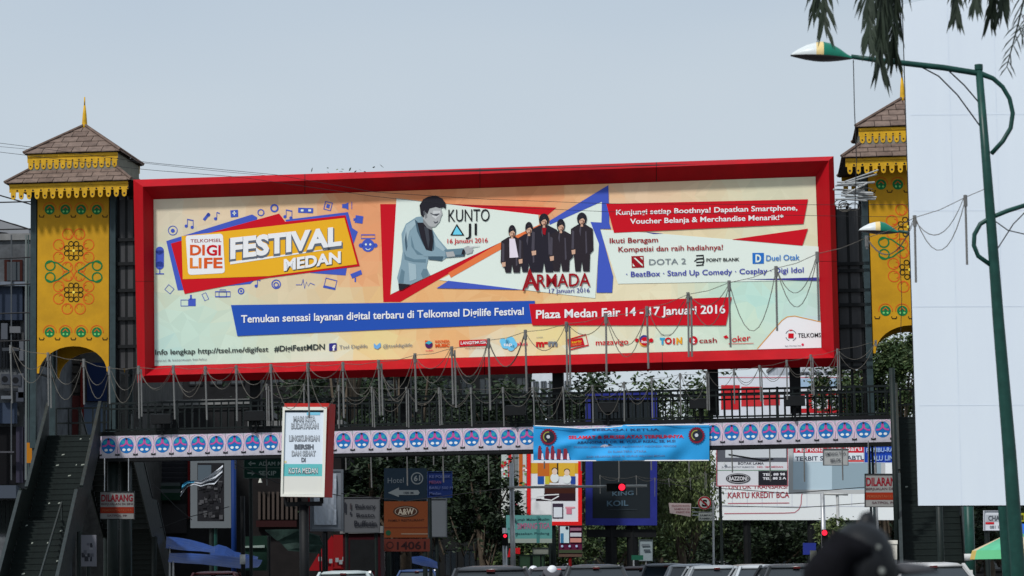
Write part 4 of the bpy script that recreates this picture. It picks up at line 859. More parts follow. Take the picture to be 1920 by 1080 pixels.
t, pl, pn = board('blue_info_sign', 'dark blue sign with four rows of small text right of the hotel arrow sign', 'sign', 90, (801, 884, 848, 933), D(22, 42, 96), dep=.08, frame=D(40, 62, 112), fw=1, post=(806,))
for i, s_ in enumerate(('KE POLSEK', 'MEDAN', 'BARU 500 M', 'Medan')): text(pl, s_, 805, 896 + i * 10.5, 805 + len(s_) * 4.4, 896 + i * 10.5, 5, .04, D(84, 96, 138) if i != 1 else D(120, 70, 100), t, .01)
t, pl, pn = board('blank_grey_sign', 'blank grey upright lightbox below the dark blue text sign', 'sign', 91, (800, 934, 838, 1007), D(108, 114, 120), dep=.3, frame=D(90, 96, 102), fw=2, post=(819,))
# red framed advertisement with cartoon people
t, pl, pn = board('red_frame_billboard', 'tall advert billboard in a bright red frame right of the leafy tree', 'billboard', 96, (988, 800, 1091, 985), S(222, 224, 232), dep=.3, post=(1035,), frame=S(222, 34, 34), fw=7, prad=.14)
Rr = [(995, 868, 1084, 888, S(210, 160, 44)), (1008, 868, 1030, 893, S(196, 104, 40)), (1030, 868, 1044, 905, S(206, 150, 40)), (1044, 868, 1047, 905, S(70, 50, 34)), (1047, 868, 1078, 893, S(220, 176, 60)), (1008, 893, 1020, 908, S(36, 84, 160)), (1022, 893, 1030, 908, S(200, 190, 60)), (1070, 893, 1079, 908, S(40, 70, 150)),
      (1021, 909, 1079, 925, S(66, 34, 26)), (1005, 925, 1079, 939, S(46, 26, 34)), (995, 909, 1020, 935, S(226, 230, 238)), (995, 940, 1034, 965, S(232, 232, 240)), (1036, 944, 1056, 972, S(60, 50, 66)), (1038, 951, 1054, 970, S(216, 222, 228)), (1062, 953, 1072, 964, S(206, 120, 140)), (1060, 950, 1078, 953, S(220, 150, 160))]
rects(pl, t, Rr, .004)
mb = MB()
for x, y in ((1040, 884), (1063, 886)): mb.disc(pl, x, y, 5, .02, 0, 6); mb.disc(pl, x, y - 3, 5.5, .018, 1, 4.5); mb.disc(pl, x, y + 12, 8, .017, 2, 9)
mb.build('printed_people', [S(226, 200, 180), S(30, 28, 34), S(222, 232, 236)], t)
mb = MB(); mb.ribbon(pl, [(1006, 931), (1026, 928), (1048, 927)], 2, .02); mb.ribbon(pl, [(1015, 935), (1034, 938), (1048, 930)], 2, .02); mb.build('printed_bicycle', S(230, 232, 238), t)
t, pl, pn = board('narrow_advert', 'narrow pale advert panel with brown and red stripes left of the red framed billboard', 'billboard', 97, (940, 800, 987, 972), S(196, 200, 196), dep=.2, post=(948,))
rects(pl, t, [(953, 800, 959, 913, S(200, 30, 36)), (940, 800, 953, 915, S(180, 190, 186)), (960, 800, 972, 913, S(120, 124, 126)), (973, 800, 980, 913, S(186, 96, 36)), (962, 945, 970, 967, S(150, 30, 60))])
mb = MB()
for i in range(16): mb.disc(pl, random.uniform(941, 950), random.uniform(866, 900), random.uniform(1.5, 3), .015 + i * .0005, i % 3)
for i in range(14): mb.disc(pl, random.uniform(981, 986), random.uniform(868, 930), random.uniform(1.5, 4), .015 + i * .0005, (i + 1) % 3)
mb.build('printed_people', [S(190, 40, 46), S(236, 236, 230), S(120, 150, 90)], t)
# teal restaurant banner, plum poster
t, pl, pn = board('teal_banner', 'teal banner with faded pink lettering hanging below the narrow advert', 'banner', 93, (949, 966, 1035, 1018), S(86, 142, 138), dep=.03, post=(953, 1031), prad=.03)
rects(pl, t, [(951, 1010, 1035, 1018, S(140, 150, 142)), (1006, 968, 1012, 1018, S(64, 116, 114))]); text(pl, 'Rumah Makan Muslim', 964, 977, 1030, 976, 5, .008, S(40, 70, 74), t, .01)
text(pl, 'SIMPANG TIGA', 970, 992, 1031, 991, 11, .008, S(164, 96, 128), t, .02); text(pl, 'Masakan Padang', 964, 1003, 1030, 1002, 4.5, .008, S(44, 80, 84), t, .01)
t, pl, pn = board('plum_poster', 'small plum coloured poster on a red pole under the red framed billboard', 'sign', 95, (1047, 985, 1092, 1045), S(86, 26, 56), dep=.08, post=(1069,), pm=D(140, 20, 24), frame=D(60, 56, 60), fw=1)
rects(pl, t, [(1050, 987, 1067, 1018, S(196, 214, 220)), (1051, 1000, 1057, 1018, S(60, 120, 160)), (1069, 990, 1090, 995, S(150, 100, 120)), (1069, 999, 1090, 1006, S(190, 190, 196)), (1069, 1009, 1090, 1017, S(196, 130, 120)), (1048, 1031, 1091, 1037, S(60, 70, 50)), (1048, 1039, 1091, 1044, S(90, 70, 60))], .04)
mb = MB()
for x, y, r, m_ in ((1054, 1024, 2.2, 0), (1068, 1024, 2.2, 0), (1081, 1024, 2.2, 0), (1063, 990, 3, 1)): mb.disc(pl, x, y, r, .05, m_)
mb.build('printed_people', [S(170, 190, 220), S(30, 28, 34)], t)
# mattress brand board
t, pl, pn = board('blue_frame_billboard', 'large upright billboard with a dark face in a royal blue frame behind the footbridge', 'billboard', 98, (1098, 736, 1232, 985), S(32, 38, 42), dep=.5, post=(1145, 1185), frame=mat('royal_blue', (.022, .030, .22), .45, noise=.15, scale=2), fw=13, prad=.22, pm=black_steel)
text(pl, 'KING', 1148, 930, 1188, 928, 8, .02, S(76, 98, 112), t, .01); text(pl, 'KOIL', 1138, 949, 1178, 948, 10, .02, S(76, 98, 112), t, .02); rects(pl, t, [(1140, 955, 1195, 956, S(52, 60, 64))], .02)
mb = MB(); a, b = pl.at(1100, 1000, -.3), pl.at(1230, 1000, -.3); mb.beam(a, b, .3, .3); mb.build('cross_beam', black_steel, t)

# the big white bank advert and the boards in front of it
t, pl, pn = board('bank_billboard', 'very wide white advert billboard with red lettering seen under the right half of the bridge', 'billboard', 104, (1333, 828, 1678, 975), S(224, 228, 240), yaw=2, dep=.4, post=(1400, 1520, 1640), prad=.15, pm=black_steel)
text(pl, 'UNTUK TRANSAKSI', 1366, 917, 1476, 916, 8, .01, S(150, 50, 60), t, .01); text(pl, 'KARTU KREDIT BCA', 1365, 934, 1480, 933, 11, .01, S(160, 54, 66), t, .018)
rd = S(180, 100, 112)
mb = MB(); mb.ribbon(pl, [(1365, 944), (1480, 943)], 1.8, .01); mb.ribbon(pl, [(1358, 963), (1470, 962), (1490, 961), (1498, 955), (1502, 945), (1503, 928), (1508, 922), (1514, 918)], 1.6, .01); mb.build('printed_line', rd, t)
seam = MB()
for i in range(12): seam.ribbon(pl, [(1345 + i * 28, 916), (1345 + i * 28, 950)], .7, .008)
for y in (925, 950): seam.ribbon(pl, [(1335, y), (1677, y - 1)], .8, .008)
seam.build('sheet_seams', S(190, 194, 206), t)
t, pl, pn = board('red_print_billboard', 'white advert billboard with red print behind the railing under the billboard right end', 'billboard', 113, (1338, 704, 1602, 790), S(212, 216, 224), yaw=2, dep=.3, post=(1380, 1560), prad=.14, pm=black_steel)
mb = MB(); red_ = S(196, 40, 48); rects(pl, t, [(1352, 722, 1387, 768, S(190, 40, 46)), (1390, 725, 1428, 762, S(196, 50, 56)), (1432, 740, 1462, 760, S(190, 60, 64)), (1340, 707, 1600, 708.5, S(200, 120, 130)), (1500, 736, 1610, 741, red_), (1500, 766, 1612, 774, red_), (1515, 742, 1522, 766, red_), (1552, 742, 1560, 766, red_), (1580, 742, 1586, 766, red_), (1500, 710, 1600, 728, S(160, 186, 210))], .01)
t2, pl2, pn = board('furniture_billboard', 'white and grey advert board with a black oval logo hung before the wide white billboard', 'billboard', 99, (1343, 790, 1478, 912), S(206, 208, 212), yaw=2, dep=.15, post=(1350,), frame=S(160, 70, 80), fw=1.6)
rects(pl2, t2, [(1345, 838, 1476, 866, S(88, 90, 98)), (1360, 835, 1474, 858, S(196, 200, 204)), (1345, 881, 1476, 882.5, S(120, 150, 130)), (1422, 883, 1476, 910, S(38, 38, 44))], .004)
mb = MB(); mb.ribbon(pl2, [(1366, 852), (1432, 863), (1450, 860)], 2.4, .02, 0); mb.disc(pl2, 1384, 897, 23, .02, 0, 9.5, 26); mb.ring(pl2, 1384, 897, 20.5, 1, .026, 1, n=26, ry=8); mb.build('oval_logo', [S(26, 26, 30), S(180, 180, 184)], t2)
text(pl2, 'BAZZONI', 1367, 900.5, 1401, 900.5, 7, .03, S(205, 205, 208), t2, .03)
for s_, a, b, y, h, c in (('BOTAK LAMA', 1384, 1432, 871, 4.5, (60, 60, 70)), ('JL. JEND. GATOT SUBROTO', 1353, 1414, 877, 2.8, (120, 120, 130)), ('NO. 18A MEDAN', 1420, 1468, 877, 3.2, (190, 70, 90))): text(pl2, s_, a, y, b, y, h, .01, S(*c), t2, .01)
text(pl2, 'TEL. 88 98', 1430, 892, 1472, 891, 4.5, .01, S(220, 220, 225), t2, .03); text(pl2, 'TEL. 88 2 A', 1430, 899.5, 1474, 898.5, 4.5, .01, S(220, 220, 225), t2, .03)
t3, pl3, pn = board('newspaper_billboard', 'pale blue advert board with a red heading beside the board with the oval logo', 'billboard', 100, (1479, 780, 1660, 926), S(178, 198, 208), yaw=2, dep=.15, post=(1570,), pm=off_white, frame=S(176, 178, 178), fw=8)
rects(pl3, t3, [(1488, 834, 1620, 849, S(196, 40, 56)), (1488, 849, 1652, 866, S(214, 222, 232)), (1560, 868, 1652, 917, S(140, 160, 170)), (1590, 862, 1652, 866, S(206, 90, 90))], .004)
text(pl3, 'Markela Hari Baru', 1492, 847, 1616, 845, 9, .01, S(236, 222, 226), t3, .01); text(pl3, 'TERBIT SETIAP SABTU', 1491, 864, 1622, 862, 8, .01, S(62, 66, 84), t3, .02)
t4, pl4, pn = board('grey_notice_sign', 'small grey notice plate with two rows of text in front of the pale blue board', 'sign', 92, (1543, 841, 1591, 873), S(166, 168, 166), dep=.05, frame=S(96, 98, 100), fw=1.5)
text(pl4, 'SIMPANG TIGA', 1547, 854, 1586, 852, 5.5, .04, S(92, 94, 98), t4, .02); text(pl4, 'BELOK', 1557, 866, 1577, 865, 6, .04, S(92, 94, 98), t4, .03)
mb = MB(); mb.tube([pl4.at(1552, 842, -.03), pl4.at(1552, 800, -.03)], .02, 5); mb.tube([pl4.at(1584, 842, -.03), pl4.at(1584, 800, -.03)], .02, 5); mb.build('hanger', chrome, t4)
t5, pl5, pn = board('blue_traffic_notice', 'bright blue road notice with white capitals just left of the right staircase', 'sign', 90, (1620, 828, 1700, 868), S(30, 70, 170), dep=.06, frame=S(180, 190, 210), fw=1, post=(1641,), pm=chrome, prad=.045)
text(pl5, 'RAMBU-RAMBU', 1624, 848, 1697, 846, 8, .04, S(150, 176, 216), t5, .03); text(pl5, 'LALU LINTAS', 1630, 864, 1695, 862, 9, .04, S(150, 176, 216), t5, .03)

# no stopping sign and neighbours
t = thing('no_stopping_sign', 'round red ringed no stopping sign with a crossed S on a bracket', 'road sign', P(1321, 1062, 82) * 1)
pl = PL(P(1321, 943, 82)); mb = MB(); mb.lathe(pl.at(1321, 943, 0), [(.215, 0), (.215, -.03)], 26, axis=pl.n); mb.build('disc', S(214, 214, 208), t)
mb = MB(); mb.ring(pl, 1321, 943, 11, 2.6, .006, n=26); mb.ribbon(pl, [(1313, 936), (1329, 951)], 2.2, .012); mb.build('red_ring', S(176, 34, 44), t); text(pl, 'S', 1316, 949, 1326, 949, 12, .008, S(30, 32, 34), t, .05)
rects(pl, t, [(1310, 962, 1336, 976, S(206, 208, 200))], .0, 'plate'); text(pl, 'SAMPAI', 1312, 968, 1334, 968, 3.5, .006, S(70, 74, 76), t, .02); text(pl, 'RAMBU', 1312, 974, 1334, 974, 3.5, .006, S(70, 74, 76), t, .02)
mb = MB(); mb.tube([pl.at(1337, 1080, -.05) - Z * 1.2, pl.at(1337, 940, -.05)], .035, 8)
for y in (952, 960, 966): mb.tube([pl.at(1298, y, -.03), pl.at(1340, y + 1, -.03)], .015, 5)
mb.build('post', chrome, t)
t, pl, pn = board('pink_notice_sign', 'faded pinkish notice plate with tiny text left of the no stopping sign', 'sign', 82.3, (1254, 944, 1296, 968), S(196, 178, 176), dep=.03, quad=[(1254, 943), (1296, 944), (1295, 969), (1256, 962)])
for i, s_ in enumerate(('DILARANG BUANG', 'SAMPAH DI', 'PARIT INI')): text(pl, s_, 1260 + i * 4, 950 + i * 6, 1293, 950 + i * 6, 3.4, .008, S(150, 96, 100), t, .01)

# traffic lights
def tlight(name, label, px_pole, Y, ytop, arm, lights, head=True):
    a = P(px_pole, 1062, Y); t = thing(name, label, 'traffic light', V((a.x, a.y, 0)), 'traffic lights')
    pl = PL(P(px_pole, ytop, Y)); topz = pl.at(px_pole, ytop).z; mb = MB(); mb.tube([V((a.x, a.y, 0)), V((a.x, a.y, topz))], [.09, .07], 8); mb.build('pole', chrome, t, True)
    if arm:
        mb = MB(); mb.tube([pl.at(arm[0], arm[1], .05), pl.at(arm[2], arm[3], .05)], .04, 8); mb.build('arm', off_white, t, True)
    for (x, y, r, hx0, hy0, hx1, hy1) in lights:
        p0 = pl.at(hx0, hy0); p1 = pl.at(hx1, hy1); mb = MB(); mb.box((p0.x, p0.y - .15, p1.z), (p1.x, p0.y + .1, p0.z)); h = mb.build('signal_head', black_steel, t)
        c = pl.at(x, y, .16); mb = MB(); mb.lathe(c, [(r * mpp(Y), 0), (r * mpp(Y) * .7, .03), (.005, .045)], 14, axis=pl.n); mb.build('red_lamp', mat('red_lamp', (.5, .01, .02), .3, emit=(1, .02, .05), es=1.6), h)
        mb = MB(); mb.lathe(c, [(r * mpp(Y) * 1.12, 0), (r * mpp(Y) * 1.12, .12)], 14, axis=pl.n, cap=False); mb.build('hood', black_steel, h)
    return t
tlight('traffic_light', 'traffic light on a long white mast arm before the blue framed billboard', 962, 80, 868, (952, 914, 1213, 911), [(1166, 913.5, 6.3, 1137, 907, 1173, 921)])
tlight('traffic_light', 'traffic light with a red lamp on a slim white pole before the wide white billboard', 1546, 84, 925, (1545, 926, 1590, 927), [(1546, 999, 5.2, 1540, 993, 1552, 1024)])
t = tlight('traffic_light', 'red signal head half hidden behind the leafy tree trunk side', 947, 83, 990, None, [(947, 1005, 3.2, 941, 1000, 953, 1022)])
mb = MB(); pl = PL(P(960, 1040, 84)); mb.prism([pl.at(*p) for p in ((955, 1028), (951, 1045), (958, 1044), (960, 1038), (966, 1038), (975, 1039), (975, 1027))], pl.n * -.1); tag(mb.build('red_rear_sign', S(206, 30, 38)), 'small bright red sign panel low behind the signal pole', 'sign')

# ---------------------------------------------------------------- street lamps
def lamp():
    Y = 33; pl = PL(P(1870, 600, Y)); b = pl.at(1912, 1108); b.z = 0; base = P(1911, 1100, Y); base.z = 0
    t = thing('street_lamp', 'tall green street lamp with curled brackets standing before the blank white board', 'street lamp', base, 'green street lamps with white and green heads')
    q = lambda x, y, k=0: pl.at(x, y, k)
    foot = q(1908, 1060); low = foot + (foot - q(1862, 400)).normalized() * ((foot.z) / 1.0); low.z = 0
    mb = MB(); mb.tube([low, foot, q(1893, 850), q(1872, 600), q(1853, 350), q(1835, 124)], [.105, .098, .088, .075, .062, .048], 12); mb.build('pole', pole_green, t, True)
    mb = MB(); mb.lathe(q(1835, 124), [(.055, -.05), (.055, .02)], 12); mb.build('pole_cap', pole_green, t)
    mb = MB(); mb.tube([q(1596, 106), q(1640, 112), q(1700, 119), q(1770, 127), q(1838, 138), q(1862, 147), q(1880, 163), q(1893, 185), q(1899, 212), q(1895, 240), q(1880, 265), q(1859, 288)], [.03, .035, .038, .04, .04, .032, .03, .03, .03, .03, .03, .03], 8); mb.build('arm', pole_green, t, True)
    mb = MB(); mb.tube([q(1728, 126), q(1760, 143), q(1795, 178), q(1822, 215), q(1840, 240)], .010, 5); mb.tube([q(1780, 134), q(1808, 160), q(1836, 193)], .010, 5); mb.build('stay_wire', cable_black, t)
    mb = MB(); mb.tube([q(1925, 384), q(1890, 395), q(1858, 408), q(1838, 420), q(1827, 440), q(1826, 460), q(1834, 480), q(1862, 500)], .030, 8); mb.tube([q(1925, 384), q(1990, 366), q(2060, 352)], .03, 8); mb.build('lower_arm', pole_green, t, True)
    mb = MB(); mb.tube([q(1862, 412), q(1890, 432), q(1925, 440)], .008, 5); mb.tube([q(1868, 470), q(1900, 420), q(1925, 395)], .008, 5); mb.build('stay_wire', cable_black, t)
    def head(P0, P1, par): # lens shaped lamp: P0 tip, P1 neck
        d = (P1 - P0); L_ = d.length; d.normalize(); sde = d.cross(Z).normalized(); up = sde.cross(d).normalized(); g = {}
        prof = [0, .04, .12, .25, .4, .47, .52, .65, .8, .92, 1.0]
        hh = [.0, .05, .11, .185, .235, .25, .255, .23, .15, .07, .035]
        def ringp(k, a):
            s = prof[k]; wd = (.19 * math.sin(math.pi * min(1, s * .92 + .05)) + .02) * L_; h = hh[k] * L_
            x_ = math.cos(a) * wd; z_ = math.sin(a); z_ = z_ * h if z_ > 0 else z_ * (.06 * L_ * math.sin(math.pi * s) + .005)
            return P0 + d * (s * L_) + sde * x_ + up * z_
        mb = MB(); n = 14; mb.add([ringp(k, 2 * math.pi * j / n) for k in range(len(prof)) for j in range(n)], [])
        for k in range(len(prof) - 1):
            for j in range(n):
                mm = 0 if k < 4 else (1 if k < 6 else 2)
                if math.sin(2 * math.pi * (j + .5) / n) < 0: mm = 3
                mb.f.append((k * n + j, k * n + (j + 1) % n, (k + 1) * n + (j + 1) % n, (k + 1) * n + j)); mb.m.append(mm)
        mb.f.append(tuple(range(n))); mb.m.append(0)
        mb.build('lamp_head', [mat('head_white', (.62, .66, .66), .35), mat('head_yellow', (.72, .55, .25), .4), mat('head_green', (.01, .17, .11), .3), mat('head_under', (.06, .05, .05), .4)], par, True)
    head(q(1482, 104), q(1597, 110), t); head(q(2160, 330), q(2058, 352), t)
    mb = MB(); mb.tube([q(1600, 112), q(1602, 200), q(1606, 300), q(1602, 420)], .006, 4); mb.build('dangling_wire', cable_black, t)
    return t
lp1 = lamp()
# second lamp further along, mostly hidden behind the white board
a1 = P(1482, 104, 33); tgt = P(1610, 442, 51.0); dv = tgt - a1; dv.z = 0; lp2 = copy_tree(lp1, dv)
lp2['label'] = 'farther green street lamp whose head shows left of the blank white board'

# ---------------------------------------------------------------- blank white board
t, pl, pn = board('blank_billboard', 'enormous blank white billboard filling the right side of the street', 'billboard', 44, (1700, -260, 2300, 948), white_sheet, yaw=0, dep=.08, quad=[(1693, 8), (2300, -110), (2330, 946), (1722, 948)])
mb = MB()
for a, b in (((1693, 8), (1722, 948)), ((1722, 948), (2330, 946))): mb.beam(pl.at(*a, -.05), pl.at(*b, -.05), .035, .035)
mb.build('edge_trim', black_steel, t)
for x in (1960, 2120, 2260):
    a = pl.at(x, 940, -.3); mb = MB(); mb.tube([V((a.x, a.y, 0)), V((a.x, a.y, 7))], .13, 10); mb.build('post', green_metal, t)
seam = MB(); seam.ribbon(pl, [(1711, 575), (2320, 573)], 1, .004); [seam.ribbon(pl, [(a, 30 - (a - 1693) * .19), (b, 947)], .7, .005) for a, b in ((1776, 1803), (1862, 1889), (1948, 1974))]; [seam.ribbon(pl, [(1700 + y * .03, y), (2320, y - 3)], .6, .006) for y in (215, 395, 760)]; seam.build('sheet_seam', mat('seam', (.715, .782, .868), .6), t)
t.location.z = 0
for ch in t.children: ch.location.z += WL[t.name].z

# ---------------------------------------------------------------- hanging light tubes
def light_string(pts, Y0, Y1, label, lead=None, sag=(.40, .62), tr=.0148, gapskip=(), zt=None):
    x0, x1 = pts[0][0], pts[-1][0]
    def Yof(x): return lerp(Y0, Y1, (x - x0) / (x1 - x0))
    a = P(pts[len(pts) // 2][0], 1062, Yof(pts[len(pts) // 2][0])); t = thing('light_string', label, 'light string', V((a.x, a.y, 0)), 'strings of hanging light tubes across the street')
    tops = [P(x, y, Yof(x)) for x, y, _ in pts]
    mb = MB(); path = []
    if lead: path.append(P(*lead))
    for i, p in enumerate(tops):
        path.append(p)
        if i < len(tops) - 1: path.append(p.lerp(tops[i + 1], .5) - Z * .03)
    mb.tube(path, .0045, 4); mb.build('cable', cord_grey, t)
    rn = random.Random(len(pts)); mc_ = MB()
    for i, (x, y, yb) in enumerate(pts):
        Y = Yof(x); b = P(x + (yb - y) * .022 + rn.uniform(-1.2, 1.2), yb, Y); mb = MB(); tp = tops[i]; nb = rn.choice((1, 1, 1, 1, 2)) if tr < .02 else 1
        for k in range(nb): mb.tube([tp - Z * .03 + V((k * .045, 0, 0)), b + V((k * .045, 0, rn.uniform(0, .06)))], tr, 6)
        mb.tube([tp + Z * .03, tp - Z * .12], tr * 1.7, 6); mb.build('light_tube', tube_grey, t)
        if i < len(pts) - 1 and i not in gapskip:
            q = tops[i + 1]
            for s_ in sag:
                s_ = s_ * rn.uniform(.55, 1.3)
                if rn.random() < .1: continue
                dd = V((rn.uniform(-.02, .02), rn.uniform(-.03, .03), 0)); mb = MB(); mb.tube([tp.lerp(q, k / 10) + dd - Z * (s_ * (1 - (2 * k / 10 - 1) ** 2)) for k in range(11)], .0058, 4); mb.build('cord', cord_grey, t)
    return t
A = [(1810, 370, 502), (1715, 408, 538), (1625, 446, 470), (1532, 476, 602), (1455, 503, 624), (1367, 530, 652), (1290, 552, 672), (1213, 578, 694), (1136, 592, 708), (1062, 607, 722), (985, 622, 740), (916, 638, 770), (847, 653, 765), (778, 666, 772), (710, 678, 780), (643, 682, 784), (577, 684, 790), (508, 686, 790), (443, 688, 790), (385, 690, 788), (325, 688, 788), (260, 689, 786), (205, 690, 762), (157, 676, 762), (90, 664, 766), (20, 650, 760)]
light_string(A, 33, 46, 'long string of grey hanging light tubes running up to the near street lamp', (1852, 352, 33), gapskip=(0, 2) if False else (2,))
B = [(1642, 640, 650), (1570, 656, 732), (1520, 667, 742), (1475, 677, 750), (1424, 687, 757), (1376, 694, 762), (1325, 698, 772), (1275, 702, 780), (1222, 710, 786), (1170, 718, 792), (1111, 724, 796), (1056, 727, 798), (1000, 727, 800), (943, 728, 800), (883, 729, 801), (823, 729, 801), (762, 728, 802), (697, 727, 803), (635, 724, 804), (570, 722, 800), (500, 722, 800)]
light_string(B, 60, 60, 'lower string of grey light tubes hanging level with the footbridge railing', None, (.35, .6), .016)
Cc = [(1640, 800, 890), (1578, 800, 902), (1507, 803, 905), (1442, 806, 904), (1371, 808, 888), (1290, 812, 888), (1220, 814, 884), (1160, 816, 898), (1090, 818, 884), (1020, 820, 880), (962, 822, 888), (915, 826, 912), (861, 828, 870), (830, 830, 908), (813, 831, 872), (780, 833, 868), (763, 834, 912), (725, 836, 866), (695, 838, 915), (648, 840, 884), (560, 842, 890), (499, 843, 912), (440, 845, 880)]
light_string(Cc, 84, 84, 'string of dark light tubes hanging behind the footbridge and showing below it', None, (.3,), .022)
Dd = [(1340, 898, 920), (1322, 886, 918), (1294, 897, 920), (1254, 898, 915), (1228, 897, 932), (1193, 893, 930), (1160, 897, 905), (1125, 892, 926)]
light_string(Dd, 90, 90, 'short faint string of light tubes crossing the face of the blue framed billboard', None, (.12,), .01)
# bundle of loose tubes tied by the right tower
t = thing('tube_bundle', 'tangled bundle of loose grey light tubes tied between the billboard and the right tower', 'tube bundle', P(1605, 380, 70)); rn = random.Random(2)
for i in range(15):
    y = 338 + i * 2.7 + rn.uniform(-3, 3); xa = 1560 + rn.uniform(-3, 26); xb = 1648 - rn.uniform(0, 30); sl = rn.uniform(-5, 4) if i % 5 else -22
    mb = MB(); mb.tube([P(xa, y, 70 + rn.uniform(-.2, .2)), P(xb, y + sl, 70 + rn.uniform(-.2, .2))], .026, 6); mb.build('light_tube', mat('tube_pale', (.36, .37, .37), .4, noise=.3, scale=6), t)
for i in range(7):
    x = rn.uniform(1572, 1628); y = rn.uniform(362, 392); mb = MB(); r0 = rn.uniform(8, 18); mb.tube([P(x + r0 * math.cos(a), y + r0 * .7 * math.sin(a), 70.2) for a in [k * .62 for k in range(10)]], .014, 5); mb.build('cord', cord_grey, t)

# ---------------------------------------------------------------- overhead cables
def cable(pts, Y, label, r=.0055):
    mb = MB(); xs = list(range(-140, 2061, 44)); mb.tube([P(x, interp(pts, x), Y) for x in xs], r, 4); tag(mb.build('overhead_cable', cable_black), label, 'cable', 'overhead cables')
cable([(-140, 258), (0, 268), (270, 304), (520, 328), (700, 360), (900, 373), (1140, 382), (1540, 384), (2060, 383)], 62, 'upper black overhead cable crossing before the top of the billboard')
cable([(-140, 272), (0, 285), (270, 318), (450, 332), (700, 368), (850, 384), (1140, 397), (1560, 405), (2060, 412)], 62.4, 'lower black overhead cable crossing before the top of the billboard')
cable([(-140, 262), (45, 279), (270, 306), (420, 322), (600, 338), (760, 366), (1140, 377), (2060, 350)], 78, 'thin overhead cable passing behind the left tower roof and the billboard')
t = thing('cable_bundle', 'black cables crossing the sky gap left of the yellow tower', 'cable', P(20, 480, 90))
for a, b in (((-60, 345), (64, 385)), ((-60, 377), (62, 378)), ((-60, 390), (62, 432)), ((-60, 428), (62, 429)), ((-60, 484), (62, 482)), ((-60, 534), (62, 532)), ((-60, 586), (62, 586)), ((-60, 638), (62, 638))):
    mb = MB(); mb.tube([P(*a, 80), P((a[0] + b[0]) / 2, (a[1] + b[1]) / 2 + 2, 80), P(*b, 80)], .022, 5); mb.build('cable', cable_black, t)

# ---------------------------------------------------------------- trees
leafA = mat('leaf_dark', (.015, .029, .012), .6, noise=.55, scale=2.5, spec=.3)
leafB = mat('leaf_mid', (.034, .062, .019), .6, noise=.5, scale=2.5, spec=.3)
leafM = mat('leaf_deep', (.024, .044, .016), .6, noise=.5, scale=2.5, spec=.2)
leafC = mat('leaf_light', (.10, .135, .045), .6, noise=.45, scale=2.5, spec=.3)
def tree(x, Y, ztop, rad, zbot, label, lm, n=5200, ls=.16, droop=0, trunk=.18, clumps=34, seed=0, group='street trees behind the footbridge', dens=1.0):
    rn = random.Random(seed + int(x)); b = P(x, 1062, Y); b.z = 0; t = thing('tree', label, 'tree', b, group)
    cz = (ztop + zbot) / 2; hz = (ztop - zbot) / 2; mb = MB(); mb.tube([b, b + V((.1, 0, cz * .4)), b + V((-.05, 0, cz * .75)), b + V((0, 0, cz))], [trunk, trunk * .85, trunk * .7, trunk * .4], 8)
    cl = []
    for i in range(clumps):
        while True:
            q = V((rn.uniform(-1, 1), rn.uniform(-1, 1), rn.uniform(-1, 1)))
            if .25 < q.length < 1: break
        c = b + V((q.x * rad, q.y * rad * .8, cz + q.z * hz)); cl.append((c, rn.uniform(.16, .34) * rad))
        if i % 3 == 0: mb.tube([b + V((0, 0, cz * rn.uniform(.5, .9))), b.lerp(c, .5) + V((0, 0, cz * .3 if q.z > 0 else 0)), c], [trunk * .45, trunk * .25, .02], 5)
    mb.build('trunk', bark, t, True); mb = MB(); vs = []; fs = []; mi = []
    n = int(n * 1.7); ls *= .74; lit = [rn.random() < (.18 + .5 * max(0, (q_[0].z - cz) / hz)) for q_ in cl]  # higher clumps take more pale leaves, sunlight put into the leaf colour
    for i in range(n):
        ci = rn.randrange(clumps)
        c, r = cl[ci] if rn.random() < .94 else (b + V((rn.uniform(-1, 1) * rad * 1.05, rn.uniform(-1, 1) * rad * .8, cz + rn.uniform(-1, 1) * hz)), rad * .1)
        p = c + V((rn.gauss(0, .45), rn.gauss(0, .45), rn.gauss(0, .36 + droop * .8) - droop * abs(rn.gauss(0, .6)))) * r
        if p.z < .4: continue
        s = ls * rn.uniform(.6, 1.35); a = V((rn.uniform(-1, 1), rn.uniform(-1, 1), rn.uniform(-.7, .4) - droop * 2)).normalized(); bb_ = a.cross(V((rn.uniform(-1, 1), rn.uniform(-1, 1), rn.uniform(-1, 1)))).normalized() * .42
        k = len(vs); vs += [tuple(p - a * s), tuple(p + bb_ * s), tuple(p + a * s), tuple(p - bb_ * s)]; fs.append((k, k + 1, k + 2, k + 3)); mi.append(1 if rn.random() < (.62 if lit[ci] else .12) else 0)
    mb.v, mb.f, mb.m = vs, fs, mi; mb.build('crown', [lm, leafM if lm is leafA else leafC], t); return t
def zat(y, Y): return P(960, y, Y).z
